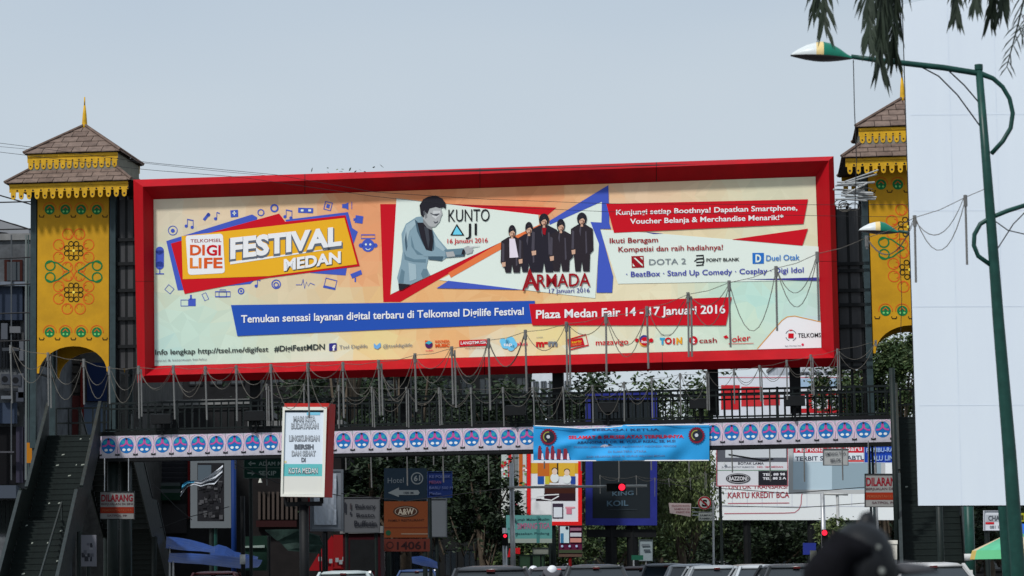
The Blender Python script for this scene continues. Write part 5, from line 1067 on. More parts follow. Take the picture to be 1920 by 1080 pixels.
TR = [ # px, Y, top px, radius m, bottom px
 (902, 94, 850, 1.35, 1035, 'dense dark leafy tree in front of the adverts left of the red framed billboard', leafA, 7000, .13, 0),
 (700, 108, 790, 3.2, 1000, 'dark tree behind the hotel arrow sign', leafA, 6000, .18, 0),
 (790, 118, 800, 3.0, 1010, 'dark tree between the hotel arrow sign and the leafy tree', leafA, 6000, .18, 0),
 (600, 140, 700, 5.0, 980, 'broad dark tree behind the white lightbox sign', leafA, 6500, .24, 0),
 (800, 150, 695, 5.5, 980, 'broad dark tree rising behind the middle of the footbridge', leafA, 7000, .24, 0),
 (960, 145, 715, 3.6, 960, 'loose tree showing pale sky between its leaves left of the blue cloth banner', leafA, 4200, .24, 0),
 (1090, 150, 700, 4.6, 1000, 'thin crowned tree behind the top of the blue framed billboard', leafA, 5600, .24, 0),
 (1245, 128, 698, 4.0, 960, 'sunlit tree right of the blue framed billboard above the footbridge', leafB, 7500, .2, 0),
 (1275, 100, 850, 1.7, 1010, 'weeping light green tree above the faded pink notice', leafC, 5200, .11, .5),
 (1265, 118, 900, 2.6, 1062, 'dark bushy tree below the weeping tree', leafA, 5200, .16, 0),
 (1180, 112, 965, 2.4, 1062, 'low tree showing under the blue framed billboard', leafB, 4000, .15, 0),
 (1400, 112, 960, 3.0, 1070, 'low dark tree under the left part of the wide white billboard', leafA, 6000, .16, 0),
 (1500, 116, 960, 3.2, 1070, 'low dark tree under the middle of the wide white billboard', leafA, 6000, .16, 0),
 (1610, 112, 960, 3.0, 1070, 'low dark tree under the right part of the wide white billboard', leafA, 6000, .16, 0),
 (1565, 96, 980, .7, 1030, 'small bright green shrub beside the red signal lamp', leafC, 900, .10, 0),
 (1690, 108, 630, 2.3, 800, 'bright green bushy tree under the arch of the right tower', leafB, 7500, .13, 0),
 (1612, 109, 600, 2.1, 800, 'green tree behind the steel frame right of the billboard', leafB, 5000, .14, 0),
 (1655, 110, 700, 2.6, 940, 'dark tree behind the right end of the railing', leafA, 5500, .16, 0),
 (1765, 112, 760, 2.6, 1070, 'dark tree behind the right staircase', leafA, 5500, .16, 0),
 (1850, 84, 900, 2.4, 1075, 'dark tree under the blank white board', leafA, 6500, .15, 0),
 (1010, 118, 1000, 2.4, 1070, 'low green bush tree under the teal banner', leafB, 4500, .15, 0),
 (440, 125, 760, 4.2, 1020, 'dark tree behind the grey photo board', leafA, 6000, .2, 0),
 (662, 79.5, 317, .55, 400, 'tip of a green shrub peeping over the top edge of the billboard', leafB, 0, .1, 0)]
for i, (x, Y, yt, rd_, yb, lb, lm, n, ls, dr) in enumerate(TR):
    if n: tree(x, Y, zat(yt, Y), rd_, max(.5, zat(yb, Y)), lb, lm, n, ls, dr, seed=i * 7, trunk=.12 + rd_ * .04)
# tall tree whose tip shows above the billboard
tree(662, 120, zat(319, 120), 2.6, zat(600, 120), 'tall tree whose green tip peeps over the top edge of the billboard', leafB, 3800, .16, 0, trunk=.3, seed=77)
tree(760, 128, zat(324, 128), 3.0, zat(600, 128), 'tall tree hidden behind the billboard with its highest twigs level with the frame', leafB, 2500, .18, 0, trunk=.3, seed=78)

# palm fronds hanging in from above
palm_m = mat('palm_leaf', (.022, .034, .020), .5, noise=.4, scale=3)
def palm():
    Y = 27; base = P(2500, 1062, Y); base.z = 0; t = thing('palm_tree', 'palm tree out of frame whose dark fronds hang into the top right corner', 'palm tree', base)
    crown = P(1900, -500, Y); mb = MB(); mb.tube([base, base.lerp(crown, .5) + V((.1, 0, 0)), crown], [.17, .13, .10], 10); mb.build('trunk', bark, t, True)
    rn = random.Random(8)
    K = (1900, -500)
    fr_ = [([K, (1700, -520), (1590, -330), (1548, -120), (1545, 40)], 95, 1.0), ([K, (1690, -500), (1570, -280), (1530, -120), (1528, 10)], 80, 1.0),
           ([K, (1760, -480), (1690, -250), (1655, -40), (1650, 120)], 105, 1.3), ([K, (1780, -450), (1720, -220), (1682, -40), (1676, 95)], 95, 1.2), ([K, (1740, -450), (1665, -230), (1630, -60), (1628, 70)], 90, 1.1), ([K, (1770, -450), (1700, -230), (1668, -60), (1655, 60)], 100, 1.2),
           ([K, (1860, -450), (1815, -240), (1796, -90), (1792, 25)], 70, 1.0), ([K, (1870, -450), (1840, -240), (1832, -90), (1828, 0)], 80, 1.0), ([K, (1885, -450), (1880, -240), (1872, -100), (1858, 30)], 85, 1.1), ([K, (1900, -450), (1890, -240), (1885, -100), (1880, 10)], 85, 1.0),
           ([K, (1925, -440), (1945, -230), (1925, -30), (1888, 125)], 62, .35), ([K, (1960, -450), (1980, -250), (1965, -60), (1915, 60)], 70, .4), ([K, (2080, -550), (2250, -420), (2350, -200)], 90, 1)]
    for path, ll, wdt in fr_:
        dy = rn.uniform(-1.2, 1.2); pts = []; n = 34
        for i in range(n + 1):
            f = i / n * (len(path) - 1); k = min(int(f), len(path) - 2); g = f - k
            pm1 = path[max(k - 1, 0)]; p0 = path[k]; p1 = path[k + 1]; p2 = path[min(k + 2, len(path) - 1)]
            c = [.5 * (2 * p0[j] + (p1[j] - pm1[j]) * g + (2 * pm1[j] - 5 * p0[j] + 4 * p1[j] - p2[j]) * g * g + (3 * p0[j] - pm1[j] - 3 * p1[j] + p2[j]) * g ** 3) for j in (0, 1)]
            pts.append(P(c[0], c[1], Y + dy * i / n))
        mb = MB(); mb.tube(pts, [lerp(.03, .006, i / n) for i in range(n + 1)], 5)
        L_ = ll * mpp(Y)
        for i in range(4, n + 1):
            for rep in range(2 if wdt > .5 else 1):
                for s_ in (-1, 1):
                    p = pts[i].lerp(pts[min(i + 1, n)], rep * .5); d = (pts[i] - pts[i - 1]).normalized(); sd_ = d.cross(V((0, 1, 0))).normalized()
                    dr = (d * 1.0 + sd_ * s_ * rn.uniform(.10, .55) * (2.0 if wdt < .5 else 1) + V((0, rn.uniform(-.25, .25), -.25))).normalized(); l = L_ * rn.uniform(.6, 1.05) * (1 if i < n - 5 else .7)
                    q = p + dr * l * .55; e = q + (dr + V((0, 0, -.35))).normalized() * l * .45; wv = dr.cross(V((0, 1, 0))).normalized() * .015 * (1.0 if wdt > .5 else .5)
                    mb.add([p - wv * .5, q - wv, q + wv, p + wv * .5, e], [(0, 1, 2, 3), (1, 4, 2)])
        mb.build('frond', palm_m, t)
palm()

# ---------------------------------------------------------------- buildings
def building(name, label, px0, px1, ytop, Y, wallm, depth=12, rows=3, cols=4, win=None, group=None, yaw=0, wy=None):
    pl = PL(P((px0 + px1) / 2, 800, Y), yaw); a = pl.at(px0, 900); b = pl.at(px1, 900); zt = pl.at((px0 + px1) / 2, ytop).z; a.z = b.z = 0
    t = thing(name, label, 'building', (a + b) / 2, group); mb = MB(); n = -pl.n * depth
    mb.hexa([a, b, b + n, a + n, a + Z * zt, b + Z * zt, b + n + Z * zt, a + n + Z * zt]); mb.build('wall', wallm, t)
    mb = MB(); u = (b - a).normalized(); mb.hexa([a - u * .1 + pl.n * .1 + Z * (zt + .003), b + u * .1 + pl.n * .1 + Z * (zt + .003), b + u * .1 + n + Z * (zt + .003), a - u * .1 + n + Z * (zt + .003)] + [q + Z * .25 for q in (a - u * .1 + pl.n * .1 + Z * zt, b + u * .1 + pl.n * .1 + Z * zt, b + u * .1 + n + Z * zt, a - u * .1 + n + Z * zt)]); mb.build('parapet', concrete, t)
    wd = (b - a).length; fl = (zt - .5) / max(rows, 1)
    for r in range(rows):
        for c in range(cols):
            x0 = wd * (c + .18) / cols; x1 = wd * (c + .82) / cols; z0 = .6 + r * fl + .3; z1 = .6 + r * fl + fl * .72
            q = [a + u * x0 + Z * z0, a + u * x1 + Z * z0, a + u * x1 + Z * z1, a + u * x0 + Z * z1]; fm = MB()
            for i in range(4): j = (i + 1) % 4; fm.beam(q[i] + pl.n * .03, q[j] + pl.n * .03, .1, .1, up=pl.n)
            fm.beam((q[0] + q[1]) / 2 + pl.n * .03, (q[2] + q[3]) / 2 + pl.n * .03, .06, .06, up=pl.n)
            f = fm.build('window', win or D(70, 60, 56), t); g = MB(); g.add([p + pl.n * .012 for p in q], [(0, 1, 2, 3)]); g.build('pane', glass, f)
    return t, a, u, zt, pl
# far left shophouse with shutters, balcony and air conditioners
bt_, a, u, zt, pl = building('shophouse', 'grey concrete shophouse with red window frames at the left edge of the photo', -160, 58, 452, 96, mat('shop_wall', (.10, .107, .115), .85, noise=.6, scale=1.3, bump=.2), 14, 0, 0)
def sill(t, pl, x0, y0, x1, y1, m, k=.05, dep=.1, name='panel'):
    mb = MB(); mb.prism([pl.at(*p, k) for p in ((x0, y0), (x0, y1), (x1, y1), (x1, y0))], pl.n * -dep); return mb.build(name, m, t)
fr_ = sill(bt_, pl, 8, 487, 42, 527, D(60, 26, 20), name='window'); sill(fr_, pl, 13, 491, 37, 526, glass, .056, .004, 'pane')
fr_ = sill(bt_, pl, -60, 487, -12, 527, D(60, 26, 20), name='window'); sill(fr_, pl, -55, 491, -17, 526, glass, .056, .004, 'pane')
sill(bt_, pl, -160, 528, 54, 536, D(120, 128, 140), .5, .5, 'ledge'); sill(bt_, pl, -160, 536, 42, 600, D(52, 62, 80), .3, .3, 'balcony_wall')
for i in range(9): sill(bt_, pl, -20 + i * 6.5, 603, -16 + i * 6.5, 690, D(24, 28, 34), .1, .08, 'shutter_slat')
sill(bt_, pl, 45, 530, 57, 900, D(58, 60, 70), .25, .2, 'corner_column'); sill(bt_, pl, 30, 800, 43, 905, D(62, 60, 76), .2, .2, 'corner_column')
for x, y in ((2, 701), (22, 703), (-24, 700)):
    ac = sill(bt_, pl, x, y, x + 17, y + 20, D(66, 70, 78), .7, .35, 'air_conditioner'); mb = MB(); mb.disc(pl, x + 7, y + 10, 6, .705); mb.build('fan_grille', D(24, 26, 30), ac)
sill(bt_, pl, -40, 755, 32, 794, D(60, 72, 92), .4, .05, 'signboard'); sill(bt_, pl, -60, 800, 30, 908, D(16, 16, 20), .12, .05, 'painted_dark_opening')  # the opening is a dark sheet, its inner shade put into the colour
sill(bt_, pl, -40, 910, 30, 934, D(76, 84, 96), .9, .8, 'awning'); 
for i in range(7): sill(bt_, pl, -20 + i * 8, 938, -14 + i * 8, 1000, D(20, 28, 28), .1, .05, 'shutter_slat')
sill(bt_, pl, 50, 830, 64, 868, D(190, 120, 24), .8, .1, 'yellow_panel')
for x, w_, c in ((47, 3, (120, 128, 126)), (52, 2, (74, 90, 88)), (20, 2, (90, 94, 98)), (-8, 3, (70, 76, 80))): sill(bt_, pl, x, 440, x + w_, 900, D(*c), .6, .08, 'downpipe')
for x, y, w_, h, c in ((2, 606, 12, 30, (88, 92, 100)), (18, 612, 20, 12, (110, 112, 116)), (4, 652, 34, 6, (66, 70, 76)), (36, 640, 8, 36, (96, 100, 106)), (8, 728, 26, 5, (44, 48, 54)), (30, 735, 14, 18, (70, 74, 84)), (2, 742, 20, 6, (110, 116, 124)), (0, 846, 26, 3, (84, 84, 90)), (34, 700, 10, 46, (92, 96, 104))): sill(bt_, pl, x, y, x + w_, y + h, D(*c), .65, .2, 'wall_clutter')
# roofline bits in the sky gap
mb = MB(); pl_ = PL(P(20, 450, 100)); mb.prism([pl_.at(*p) for p in ((-80, 405), (-80, 460), (55, 462), (54, 428), (30, 420), (4, 414))], pl_.n * -.6); mb.build('gable', D(150, 152, 156), bt_)
mb = MB(); mb.prism([pl_.at(*p, .2) for p in ((-80, 425), (-80, 468), (50, 470), (48, 452), (12, 436))], pl_.n * -.3); mb.build('gable', D(40, 42, 46), bt_)
# building seen through the left arch
b2, a, u, zt, pl = building('shophouse', 'dull red and grey shophouse seen through the arch of the left tower', 62, 260, 600, 105, mat('brick_grey', (.06, .058, .055), .9, noise=.5, scale=2, bump=.4), 14, 0, 0)
sill(b2, pl, 62, 620, 108, 770, D(40, 60, 58), .1, .1, 'wall_panel'); sill(b2, pl, 107, 742, 150, 830, D(92, 44, 42), .1, .1, 'red_wall'); sill(b2, pl, 151, 680, 156, 900, D(110, 30, 24), .3, .3, 'red_column'); sill(b2, pl, 163, 680, 200, 752, D(22, 40, 78), .4, .1, 'blue_board'); sill(b2, pl, 157, 754, 200, 860, D(96, 112, 132), .1, .1, 'pale_wall')
for i in range(5): sill(b2, pl, 108, 650 + i * 18, 150, 664 + i * 18, D(66, 62, 58), .15, .1, 'louvre')
# building behind the left half of the bridge
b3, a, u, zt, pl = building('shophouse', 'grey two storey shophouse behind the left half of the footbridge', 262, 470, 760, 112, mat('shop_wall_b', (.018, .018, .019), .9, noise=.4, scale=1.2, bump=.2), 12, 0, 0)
fr_ = sill(b3, pl, 301, 858, 352, 905, D(64, 64, 70), .1, .1, 'window')
for i in range(5): sill(fr_, pl, 303, 860 + i * 9, 351, 866 + i * 9, D(40, 40, 46), .13, .03, 'louvre')
sill(b3, pl, 296, 858, 300, 905, D(170, 150, 156), .2, .1, 'downpipe'); sill(b3, pl, 352, 858, 356, 972, D(110, 14, 20), .3, .2, 'red_pillar')
for y0, y1, c in ((905, 911, (84, 92, 92)), (911, 917, (30, 52, 44)), (917, 924, (84, 92, 92)), (924, 938, (24, 58, 42))): sill(b3, pl, 286, y0, 338, y1, D(*c), .5, .08, 'sign_band')
for i, x in enumerate((265, 271, 277)): sill(b3, pl, x, 873, x + 3.5, 892 - i * 4, D(170, 176, 178), .4, .05, 'hanging_cloth')
sill(b3, pl, 300, 945, 350, 1000, D(56, 54, 56), .15, .1, 'wall_panel')
# building with brown columns
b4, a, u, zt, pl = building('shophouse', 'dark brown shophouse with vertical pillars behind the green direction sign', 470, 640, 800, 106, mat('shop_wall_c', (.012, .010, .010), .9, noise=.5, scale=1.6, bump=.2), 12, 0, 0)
for i in range(9): sill(b4, pl, 484 + i * 8.6, 922, 488.5 + i * 8.6, 974, D(82, 72, 66), .2, .15, 'pillar')
sill(b4, pl, 480, 976, 556, 988, D(50, 22, 22), .4, .3, 'canopy'); mb = MB(); c_ = pl.at(488, 905, .5); mb.lathe(c_, [(.09, 0), (.02, .18)], 8); mb.build('wall_lamp', S(190, 190, 180), b4)
sill(b4, pl, 625, 1003, 657, 1066, D(140, 26, 28), .8, .6, 'red_wall')
for i, (x, y) in enumerate(((597, 1044), (607, 1040), (617, 1048), (629, 1046), (636, 1050), (642, 1044), (650, 1052))): sill(b4, pl, x, y, x + 6, y + 8, D(150, 156, 158), .9, .02, 'paper_notice')
mb = MB(); mb.prism([pl.at(*p, .7) for p in ((578, 1070), (657, 1070), (622, 1004), (602, 1030))], pl.n * -.3); mb.build('red_awning_side', D(150, 20, 28), b4)
b5, a, u, zt, pl = building('kiosk', 'low dark red kiosk below the grey shop sign', 642, 712, 1000, 92, D(56, 14, 22), 3, 0, 0); sill(b5, pl, 656, 1012, 702, 1070, black_steel, .02, .02, 'painted_opening')  # black sheet on the wall paints the shade inside the kiosk
# far backdrop buildings
building('office_block', 'pale far building showing between leaves above the footbridge railing', 1000, 1075, 690, 230, mat('pale_far', (.62, .66, .70), .8, noise=.2, scale=.6), 14, 4, 5, D(110, 116, 124))
building('office_block', 'white far building behind the right part of the railing', 1480, 1620, 672, 190, mat('pale_far_b', (.5, .53, .58), .8, noise=.2, scale=.6), 14, 4, 6, D(110, 116, 124))
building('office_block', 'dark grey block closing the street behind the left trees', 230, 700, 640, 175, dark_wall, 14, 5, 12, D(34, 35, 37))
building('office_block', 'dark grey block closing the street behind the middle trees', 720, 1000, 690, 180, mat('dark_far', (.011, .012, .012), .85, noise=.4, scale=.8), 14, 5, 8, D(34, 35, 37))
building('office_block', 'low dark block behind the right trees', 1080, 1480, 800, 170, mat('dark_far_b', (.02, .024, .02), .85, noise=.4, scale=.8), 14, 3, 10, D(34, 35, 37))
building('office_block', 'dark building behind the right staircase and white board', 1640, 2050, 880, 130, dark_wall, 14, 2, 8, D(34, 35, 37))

# ---------------------------------------------------------------- street stalls and small things
def tarp(pts_top, pts_bot, Y, dz, m, label, poles):
    pl = PL(P(pts_top[0][0], pts_top[0][1], Y)); t = thing('market_tarp', label, 'tarpaulin', V((pl.at(*pts_bot[0]).x, Y, 0)), 'blue tarpaulin stall roofs'); mb = MB(); n = len(pts_top); vs = []
    for j in range(6):
        for i in range(n):
            p = pl.at(lerp(pts_top[i][0], pts_bot[i][0], j / 5), lerp(pts_top[i][1], pts_bot[i][1], j / 5)); p += pl.n * (dz * j / 5) - Z * .05 * math.sin(j / 5 * math.pi) * (i % 2); vs.append(p)
    mb.add(vs, [(j * n + i, (j + 1) * n + i, (j + 1) * n + i + 1, j * n + i + 1) for j in range(5) for i in range(n - 1)]); mb.build('sheet', m, t)
    for x, y in poles: mb = MB(); q = pl.at(x, y, dz * .9); mb.tube([V((q.x, q.y, 0)), q], .03, 6); mb.build('pole', chrome, t)
blue_t = mat('blue_tarp', (.012, .045, .19), .45, noise=.25, scale=3)
tarp([(312, 1006), (335, 1008), (358, 1012), (380, 1018), (404, 1026)], [(317, 1028), (338, 1031), (360, 1033), (382, 1034), (408, 1037)], 86, .8, blue_t, 'upper blue tarpaulin roof left under the grey photo board', [(318, 1026)])
tarp([(318, 1037), (350, 1037), (385, 1039), (420, 1042), (456, 1046), (492, 1050)], [(322, 1054), (350, 1056), (385, 1058), (420, 1062), (456, 1066), (488, 1064)], 85, .9, blue_t, 'long low blue tarpaulin flap spread across the stalls by the black pole', [(325, 1052)])
tarp([(396, 1026), (410, 1021), (425, 1025), (440, 1034), (484, 1044)], [(398, 1040), (410, 1044), (422, 1048), (440, 1052), (486, 1052)], 87, .6, blue_t, 'bright blue tarpaulin heap right of the photo board pole', [])
tarp([(772, 1044), (790, 1042), (806, 1047), (820, 1054)], [(774, 1056), (790, 1060), (806, 1063), (822, 1066)], 84, .5, blue_t, 'blue tarpaulin under the phone number sign', [])
# green container and slatted awning
t = thing('green_bin', 'green metal container behind the blue tarpaulin', 'container', P(480, 1062, 90)); pl = PL(P(480, 1020, 90)); mb = MB(); mb.prism([pl.at(*p) for p in ((459, 1006), (457, 1070), (500, 1070), (501, 1004))], pl.n * -1.2); mb.build('body', D(26, 52, 42), t); mb = MB(); mb.prism([pl.at(*p, .1) for p in ((457, 1024), (457, 1027), (496, 1027), (496, 1022))], pl.n * -.1); mb.build('lid_edge', D(160, 176, 168), t)
t = thing('green_awning', 'dull green market awning spread behind the lightbox pole', 'awning', P(560, 1062, 82)); pl = PL(P(540, 1010, 82))
for q in (((497, 993), (520, 1012), (606, 1020), (598, 1004), (560, 992)), ((524, 1014), (540, 1030), (600, 1036), (604, 1022))):
    mb = MB(); vs = [pl.at(*p, .5 * i / len(q)) for i, p in enumerate(q)]; mb.prism(vs[::-1], Z * -.04); mb.build('sheet', mat('green_tarp', (.035, .07, .058), .5, noise=.5, scale=5), t)
for x in (505, 600): mb = MB(); c_ = pl.at(x, 1005); mb.tube([V((c_.x, c_.y, 0)), c_], .03, 6); mb.build('pole', black_steel, t)
# poles in the left foreground of the signs
mb = MB(); a = P(456, 1062, 80); mb.tube([V((a.x, a.y, 0)), P(455, 930, 80)], .07, 8); mb.lathe(P(455, 1058, 80), [(.085, 0), (.085, .3)], 8, 1); tag(mb.build('black_pole', [black_steel, off_white], None, True), 'thin black pole with a white band left of the green awning', 'pole')
mb = MB(); a = P(607, 1062, 84); mb.tube([V((a.x, a.y, 0)), P(607, 1000, 84)], .06, 8); tag(mb.build('utility_pole', black_steel, None, True), 'short black pole under the wrapped lightbox', 'pole')
# paper covered post
t, pl, pn = board('poster_board', 'narrow white board plastered with torn papers at the foot of the left staircase', 'notice board', 70, (152, 1003, 180, 1062), D(128, 128, 136), dep=.1, post=(166,))
rn = random.Random(6); rects(pl, t, [(x, y, x + rn.uniform(3, 8), y + rn.uniform(4, 10), D(*rn.choice(((60, 60, 66), (100, 100, 108), (40, 44, 52), (150, 150, 156))))) for x, y in [(rn.uniform(153, 173), rn.uniform(1006, 1052)) for _ in range(12)]], .004)
# shop sign and umbrella at lower right
t, pl, pn = board('channel_sign', 'white shop sign with grey capitals and a red bar above the market umbrella', 'sign', 60, (1845, 957, 1902, 995), S(206, 208, 214), dep=.1, post=(1850,), frame=S(150, 152, 160), fw=1)
rects(pl, t, [(1849, 965, 1901, 978, S(168, 172, 178)), (1848, 979, 1864, 983, S(190, 34, 44))]); text(pl, 'CHANNEL', 1853, 976, 1900, 976, 9, .01, S(70, 74, 82), t, .03); text(pl, '081 16972 77', 1856, 991, 1900, 990, 5.5, .01, S(80, 84, 92), t, .01)
t, pl, pn = board('yellow_sign', 'yellow green sign at the right edge of the photo', 'sign', 58, (1912, 962, 1960, 978), S(160, 160, 40), dep=.08, post=(1950,)); rects(pl, t, [(1915, 966, 1919, 975, S(60, 60, 20))])
t, pl, pn = board('blue_sign', 'plain blue sign at the right edge of the photo under the yellow green one', 'sign', 58, (1915, 982, 1960, 1022), S(60, 120, 220), dep=.08, post=(1955,))
t = thing('market_umbrella', 'faded green and cream market umbrella under the white shop sign', 'umbrella', P(1903, 1062, 55)); ap = P(1903, 994, 55); rim = []; n = 8
for i in range(n): a = R(i * 360 / n + 200); rim.append(ap + V((math.cos(a) * .95, math.sin(a) * .95, -.42)))
for i in range(n):
    j = (i + 1) % n; mb = MB(); mb.prism([ap, rim[i], rim[j]], Z * -.012); g = mb.build('canopy_panel', [mat('umb_green', (.10, .42, .24), .6, noise=.2, scale=3), mat('umb_cream', (.62, .50, .32), .6, noise=.2, scale=3)][i % 2], t)
    mb = MB(); mb.prism([rim[i], rim[j], rim[j] - Z * .16 + (rim[j] - ap) * .06, rim[i] - Z * .16 + (rim[i] - ap) * .06], V((0, 0, -.01)) + (ap - rim[i]) * .01); mb.build('valance', [mat('umb_green2', (.12, .46, .22), .6), mat('umb_yellow', (.62, .45, .12), .6)][i % 2], g)
mb = MB(); mb.tube([V((ap.x, ap.y, 0)), ap], .025, 8); mb.build('pole', chrome, t)
mb = MB(); pl = PL(P(1663, 1030, 62)); mb.prism([pl.at(*p) for p in ((1646, 1014), (1646, 1048), (1682, 1049), (1682, 1014))], pl.n * -.6); t = thing('cream_cabinet', 'cream coloured cabinet on legs left of the right staircase', 'cabinet', P(1663, 1062, 62)); mb.build('body', S(206, 202, 190), t)
mb = MB(); mb.prism([pl.at(*p, .02) for p in ((1645, 1013), (1645, 1020), (1683, 1020), (1683, 1013))], pl.n * -.64); mb.build('lid', S(216, 212, 200), t)
mb = MB()
for x in (1649, 1679): c_ = pl.at(x, 1048, -.1); mb.tube([V((c_.x, c_.y, 0)), c_], .03, 6)
mb.build('legs', chrome, t)
for x, l in ((1676, 'slim green steel post rising in front of the right end of the footbridge'), (1757, 'green steel post beside the right staircase under the blank white board'), (1812, 'green and white banded post under the blank white board')):
    mb = MB(); Yp = 66 if x < 1700 else 56; a = P(x + 8, 1062, Yp); ty = 690 if x < 1700 else 900
    mb.tube([V((a.x, a.y, 0)), P(x + (2 if x > 1700 else -4), ty, Yp)], .075 if x < 1800 else .11, 10)
    if x > 1800: mb.lathe(P(x + 6, 1047, Yp), [(.115, -.05), (.115, .1)], 10, 1); mb.lathe(P(x + 7, 1080, Yp), [(.115, -.1), (.115, .13)], 10, 1)
    tag(mb.build('steel_post', [green_metal if x < 1800 else pole_green, off_white], None, True), l, 'post')

# small boards and clutter low down under the bridge
t, pl, pn = board('white_notice_board', 'small pale upright board on a thin post right of the blue framed billboard posts', 'sign', 92, (1198, 1012, 1224, 1052), S(130, 142, 146), dep=.05, post=(1211,), prad=.025, pm=chrome, frame=S(90, 100, 104), fw=1)
rects(pl, t, [(1203, 1020, 1218, 1024, S(96, 104, 110)), (1207, 1030, 1219, 1034, S(70, 78, 84))], .04)
board('green_street_sign', 'tiny green street name plate beside the small pale board', 'sign', 90, (1184, 1041, 1206, 1050), S(30, 84, 66), dep=.03, post=(1188,), prad=.03, pm=chrome)
board('pale_plate_sign', 'small grey white plate below the teal banner', 'sign', 94, (998, 1027, 1029, 1040), S(120, 124, 116), dep=.04, post=(1014,), prad=.03, frame=S(60, 66, 62), fw=1)
t, pl, pn = board('green_glass_kiosk', 'pale green glass kiosk front below the teal banner', 'kiosk', 96, (973, 1040, 1022, 1090), S(96, 128, 96), dep=.8, frame=S(50, 66, 56), fw=2)
rects(pl, t, [(994, 1041, 999, 1085, S(40, 50, 46))], .02)
board('blue_box_sign', 'small deep blue board left of the blurred rider below the white billboard', 'sign', 88, (1506, 1018, 1530, 1040), S(40, 52, 130), dep=.1, post=(1518,))
board('cream_plate', 'small cream post box left of the blurred rider', 'sign', 80, (1520, 1032, 1531, 1052), S(170, 166, 150), dep=.2, post=(1526,))
for a_, b_, c_ in (((285, 905), (330, 950), (360, 975)), ((300, 990), (360, 968), (430, 950)), ((440, 870), (520, 905), (640, 930)), ((640, 925), (760, 940), (950, 915)), ((1234, 905), (1290, 912), (1340, 940)), ((1340, 915), (1480, 925), (1640, 912)), ((1335, 948), (1500, 952), (1640, 942))): mb = MB(); mb.tube([P(*a_, 83), P(*b_, 83), P(*c_, 83)], .012, 4); tag(mb.build('service_wire', cable_black), 'thin black service wire sagging between the signs under the bridge', 'cable', 'service wires under the footbridge')

